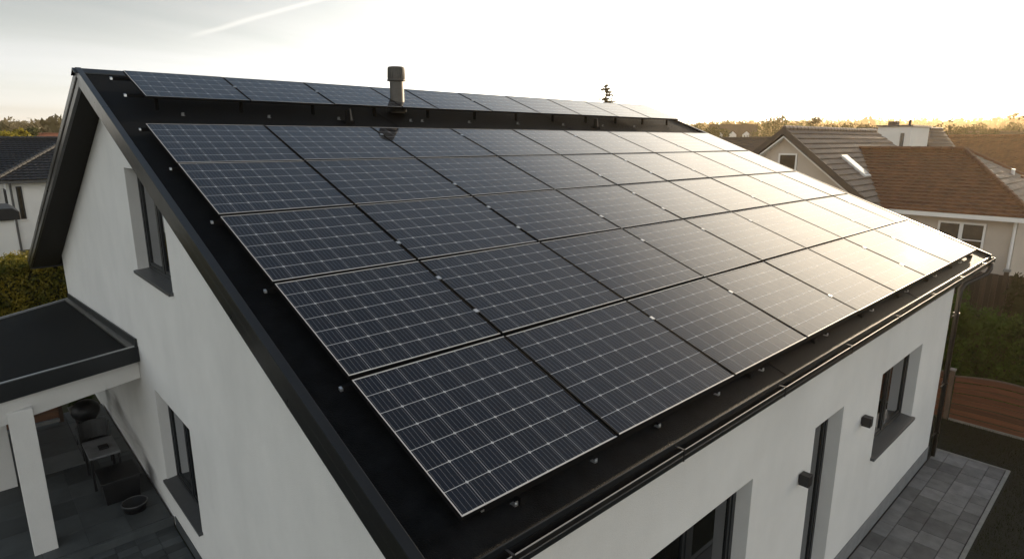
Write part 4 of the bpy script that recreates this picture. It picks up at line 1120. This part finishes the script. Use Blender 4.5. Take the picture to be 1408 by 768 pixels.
def hedge(name, label, x0, x1, y0, y1, h, mat, n, leaf, seed, cat='hedge', group=None, hv=.18, FACES=(1, 1, 1, 1), TOP=.45):
    rng = random.Random(seed)
    t = thing(name, label, cat, ((x0 + x1) / 2, (y0 + y1) / 2, 0), group)
    core = MB(); core.box(x0 + .16, x1 - .16, y0 + .16, y1 - .16, 0, h - .30); core.build('stems', M['leaf_dark'], t)
    mb = MB()
    for _ in range(n):
        x, y = rng.uniform(x0, x1), rng.uniform(y0, y1)
        top = h + hv * noise.noise(Vector((x * 1.1, y * 1.1, seed))) + .5 * hv * noise.noise(Vector((x * 3.7, y * 3.7, seed + 5)))
        f = rng.random()
        if f < TOP: z = top - abs(rng.gauss(0, .12)); 
        else:
            z = rng.uniform(.05, top)
            e = rng.choices((0, 1, 2, 3), FACES)[0]; dd = abs(rng.gauss(0, .10)) - .06 + .12 * noise.noise(Vector((x * 2, y * 2, z * 2)))
            if e == 0: x = x0 + dd
            elif e == 1: x = x1 - dd
            elif e == 2: y = y0 + dd
            else: y = y1 - dd
        mb.leaf((x, y, z), leaf, rng)
    for _ in range(n // 60):               # stray shoots
        x, y = rng.uniform(x0, x1), rng.uniform(y0, y1); hh = rng.uniform(.1, .4)
        for k in range(7): mb.leaf((x + rng.gauss(0, .03), y + rng.gauss(0, .03), h + hh * k / 7), leaf * .8, rng)
    mb.build('foliage', mat, t); return t
hedge('hedge', 'clipped green hedge standing behind the red brown fence', 18.75, 19.6, -2.5, 3.75, 2.10, M['leaf_hedge'], 36000, .052, 41, FACES=(8, 1, 1, 1.5), TOP=.25)
hedge('hedge', 'yellow and green sunlit hedge behind the porch roof', -2.5, 6.2, 25.6, 27.6, 2.55, M['leaf_painted_sun'], 42000, .062, 42, hv=.3, FACES=(1, 1, 8, 1))
hedge('shrub', 'pale leaved shrub reaching up to the cream bungalow wall', 22.6, 23.6, 4.3, 5.3, 2.75, M['leaf_hedge'], 1800, .07, 43, 'shrub', hv=.5)
hedge('shrub', 'small bright shrub rising above the clipped hedge end', 18.9, 19.5, 3.2, 3.75, 2.55, M['leaf_hedge'], 1500, .055, 44, 'shrub', hv=.5)
hedge('shrub', 'dark bush between the weathered fence and the hedge', 22.4, 23.5, 1.0, 2.8, 2.45, M['leaf_dark'], 2400, .07, 45, 'shrub', hv=.5)

# ------------------------------------------------------------------ trees
def tree(name, label, x, y, h, cr, mat, seed, n=1500, leaf=.22, base=None, group=None, trunk_f=.35, clumps=11, squash=.8):
    rng = random.Random(seed); bz = terrain(x, y) if base is None else base
    t = thing(name, label, 'tree', (x, y, bz), group)
    mb = MB(); lean = Vector((rng.uniform(-.06, .06), rng.uniform(-.06, .06), 1))
    tp = Vector((x, y, bz)) + lean * h * .75
    tr = .022 * h
    mb.tube([(x, y, bz - .1), Vector((x, y, bz)) + lean * h * .25, Vector((x, y, bz)) + lean * h * .5, tp], [tr * 1.3, tr, tr * .7, tr * .3], 8)
    cs = []
    for k in range(clumps):
        a = rng.uniform(0, 2 * PI); rr = cr * rng.uniform(.15, .72); zz = h * rng.uniform(trunk_f + .05, .9)
        env = 1 - abs((zz / h - (trunk_f + .3)) / .75)
        c = Vector((x + rr * env * math.cos(a) * 1.2, y + rr * env * math.sin(a) * 1.2, bz + zz)); cs.append((c, cr * rng.uniform(.28, .5)))
        st = Vector((x, y, bz)) + lean * (zz * .62)
        mb.tube([st, st.lerp(c, .5) + Vector((0, 0, .03 * h)), c], [tr * .4, tr * .25, tr * .08], 5)
    cs.append((Vector((x, y, bz + h * .9)), cr * .3))
    mb.build('trunk', M['bark'], t, smooth=True)
    fm = MB()
    for _ in range(n):
        c, r = rng.choice(cs)
        u = Vector((rng.gauss(0, 1), rng.gauss(0, 1), rng.gauss(0, 1))).normalized() * (rng.random() ** .38)
        fm.leaf(c + Vector((u.x * r, u.y * r, u.z * r * squash)), leaf, rng)
    fm.build('crown', mat, t)
    return t
def az(px, r):                           # a spot on the ground r metres away on the bearing of a photo column
    a = math.radians(47.2934) - math.atan((px - 704) / 832.0 / math.cos(math.radians(10))); return r * math.cos(a), r * math.sin(a)
def put(px, r, *args, **kw): x, y = az(px, r); return x, y
# spruce behind the ridge
x, y = az(826, 70); rng = random.Random(77)
t = thing('spruce_tree', 'lone spruce top showing above the ridge panels', 'tree', (x, y, 0))
mb = MB(); mb.tube([(x, y, 0), (x, y, 7), (x, y, 12.75)], [.26, .15, .02], 8); mb.build('trunk', M['bark'], t, smooth=True)
mb = MB(); z = 2.0
while z < 12.7:
    L = .10 + (12.75 - z) * .85
    for k in range(6):
        if rng.random() < .22: continue
        a = rng.uniform(0, 2 * PI); l = L * rng.uniform(.55, 1.1)
        for j in range(max(3, int(l * 9))):
            f = (j + rng.random()) / max(3, int(l * 9)); p = Vector((x + math.cos(a) * l * f, y + math.sin(a) * l * f, z - l * f * .30 + .28 * l * f * f))
            for _ in range(3): mb.leaf(p + Vector((rng.gauss(0, .07), rng.gauss(0, .07), rng.gauss(0, .06))), .15 * (1.2 - f * .5), rng)
    z += rng.uniform(.26, .40)
mb.build('crown', M['needle'], t)
TR = [ # px, range, height, crown, material, label
 (1056, 130, 11.8, 4.6, 'leaf_green', 'tall rounded tree left of the gabled wing on the skyline'),
 (1034, 150, 11.2, 5.0, 'leaf_green', 'broad green tree behind the white dormers'),
 (1082, 140, 10.6, 4.6, 'leaf_green', 'olive green tree just behind the gabled wing peak'),
 (1103, 120, 11.3, 3.0, 'leaf_dark', 'thin dark tree poking above the gabled wing ridge'),
 (1122, 118, 9.8, 3.4, 'leaf_dark', 'low clipped dark tree above the gabled wing ridge'),
 (1143, 121, 9.7, 3.6, 'leaf_dark', 'wide dark tree over the middle of the wing ridge'),
 (1165, 125, 9.7, 3.4, 'leaf_dark', 'dark tree near the far end of the wing ridge'),
 (948, 150, 10.8, 5.0, 'leaf_green', 'hazy green tree where the far verge meets the skyline'),
 (968, 120, 9.0, 4.2, 'leaf_green', 'green tree beside the distant dormer house'),
 (985, 175, 12.0, 5.0, 'leaf_green', 'tall hazy tree behind the dormer house roof'),
 (1008, 190, 12.2, 5.2, 'leaf_green', 'rounded tree behind the middle of the dormer house'),
 (975, 95, 6.6, 3.4, 'leaf_dark', 'dark low tree in front of the dormer house'),
 (1015, 105, 6.9, 3.6, 'leaf_green', 'small tree below the white dormers'),
 (1045, 90, 6.9, 3.2, 'leaf_dark', 'dark tree over the dark roofed house'),
 (1286, 95, 8.6, 4.0, 'leaf_dark', 'dark rounded tree right of the white cubic building'),
 (1302, 130, 9.3, 3.4, 'leaf_dark', 'small round tree above the long brown roof'),
 (1318, 165, 10.6, 4.4, 'leaf_green', 'hazy golden tree far beyond the long brown roof'),
 (1336, 120, 8.6, 3.0, 'leaf_dark', 'small dark tree on the skyline over the skylight roof'),
 (1362, 150, 10.2, 4.6, 'leaf_green', 'glowing hazy tree beneath the sun'),
 (1398, 82, 9.2, 4.2, 'leaf_dark', 'big dark tree at the far edge of the long brown roof'),
 (39, 100, 8.0, 2.4, 'leaf_yellow', 'bright yellow rounded tree before the wooded hill'),
 (58, 105, 8.6, 2.2, 'leaf_yellow', 'upright yellow tree beside the rounded yellow one'),
 (26, 120, 8.4, 3.2, 'leaf_green', 'dull green tree left of the yellow trees'),
 (74, 118, 8.8, 3.0, 'leaf_green', 'green tree at the roof verge beside the yellow trees'),
 (12, 140, 8.8, 3.6, 'leaf_dark', 'dark tree behind the red roofs'),
]
for i, (px, r, h, cr, mt_, lab) in enumerate(TR):
    x, y = az(px, r); tree('broadleaf_tree', lab, x, y, h, cr, M[mt_], 100 + i, n=1300, leaf=.24 if r > 90 else .18, base=0 if r < 160 else None, group='trees beyond the roofs', clumps=12)
# far woods covering the slopes
rng = random.Random(55); mb = MB(); cnt = 0
while cnt < 5200:
    a = math.radians(rng.uniform(-4, 98)); r = 180 + 1150 * rng.random() ** 1.15
    x, y = r * math.cos(a), r * math.sin(a)
    dens = noise.noise(Vector((x * .006, y * .006, 3))) + (r - 520) / 700
    if rng.random() > .28 + dens: continue
    cnt += 1; h = rng.uniform(6, 12) * (1 + .35 * rng.random()); w = h * rng.uniform(.32, .5); z = terrain(x, y)
    nl = 44 if r < 450 else 26
    for _ in range(nl):
        u = Vector((rng.gauss(0, 1), rng.gauss(0, 1), rng.gauss(0, 1))).normalized() * rng.random() ** .35
        mb.leaf((x + u.x * w, y + u.y * w, z + h * .55 + u.z * h * .48), w * .40, rng)
tag(mb.build('woods', M['leaf_wood']), 'hazy woodland covering the distant hillsides', 'woods', kind='stuff')

# ------------------------------------------------------------------ evening haze
hz = bpy.data.materials.new('evening_haze'); hz.use_nodes = True
n = hz.node_tree.nodes; n.remove(n['Principled BSDF'])
pv = n.new('ShaderNodeVolumePrincipled')
pv.inputs['Color'].default_value = (1.0, 0.77, 0.46, 1)
pv.inputs['Density'].default_value = 0.00032
pv.inputs['Anisotropy'].default_value = 0.62
hz.node_tree.links.new(pv.outputs[0], n['Material Output'].inputs['Volume'])
mb = MB(); mb.box(-2500, 2500, -2500, 2500, -3.0, 75)
tag(mb.build('haze', hz), None, None, kind='stuff')
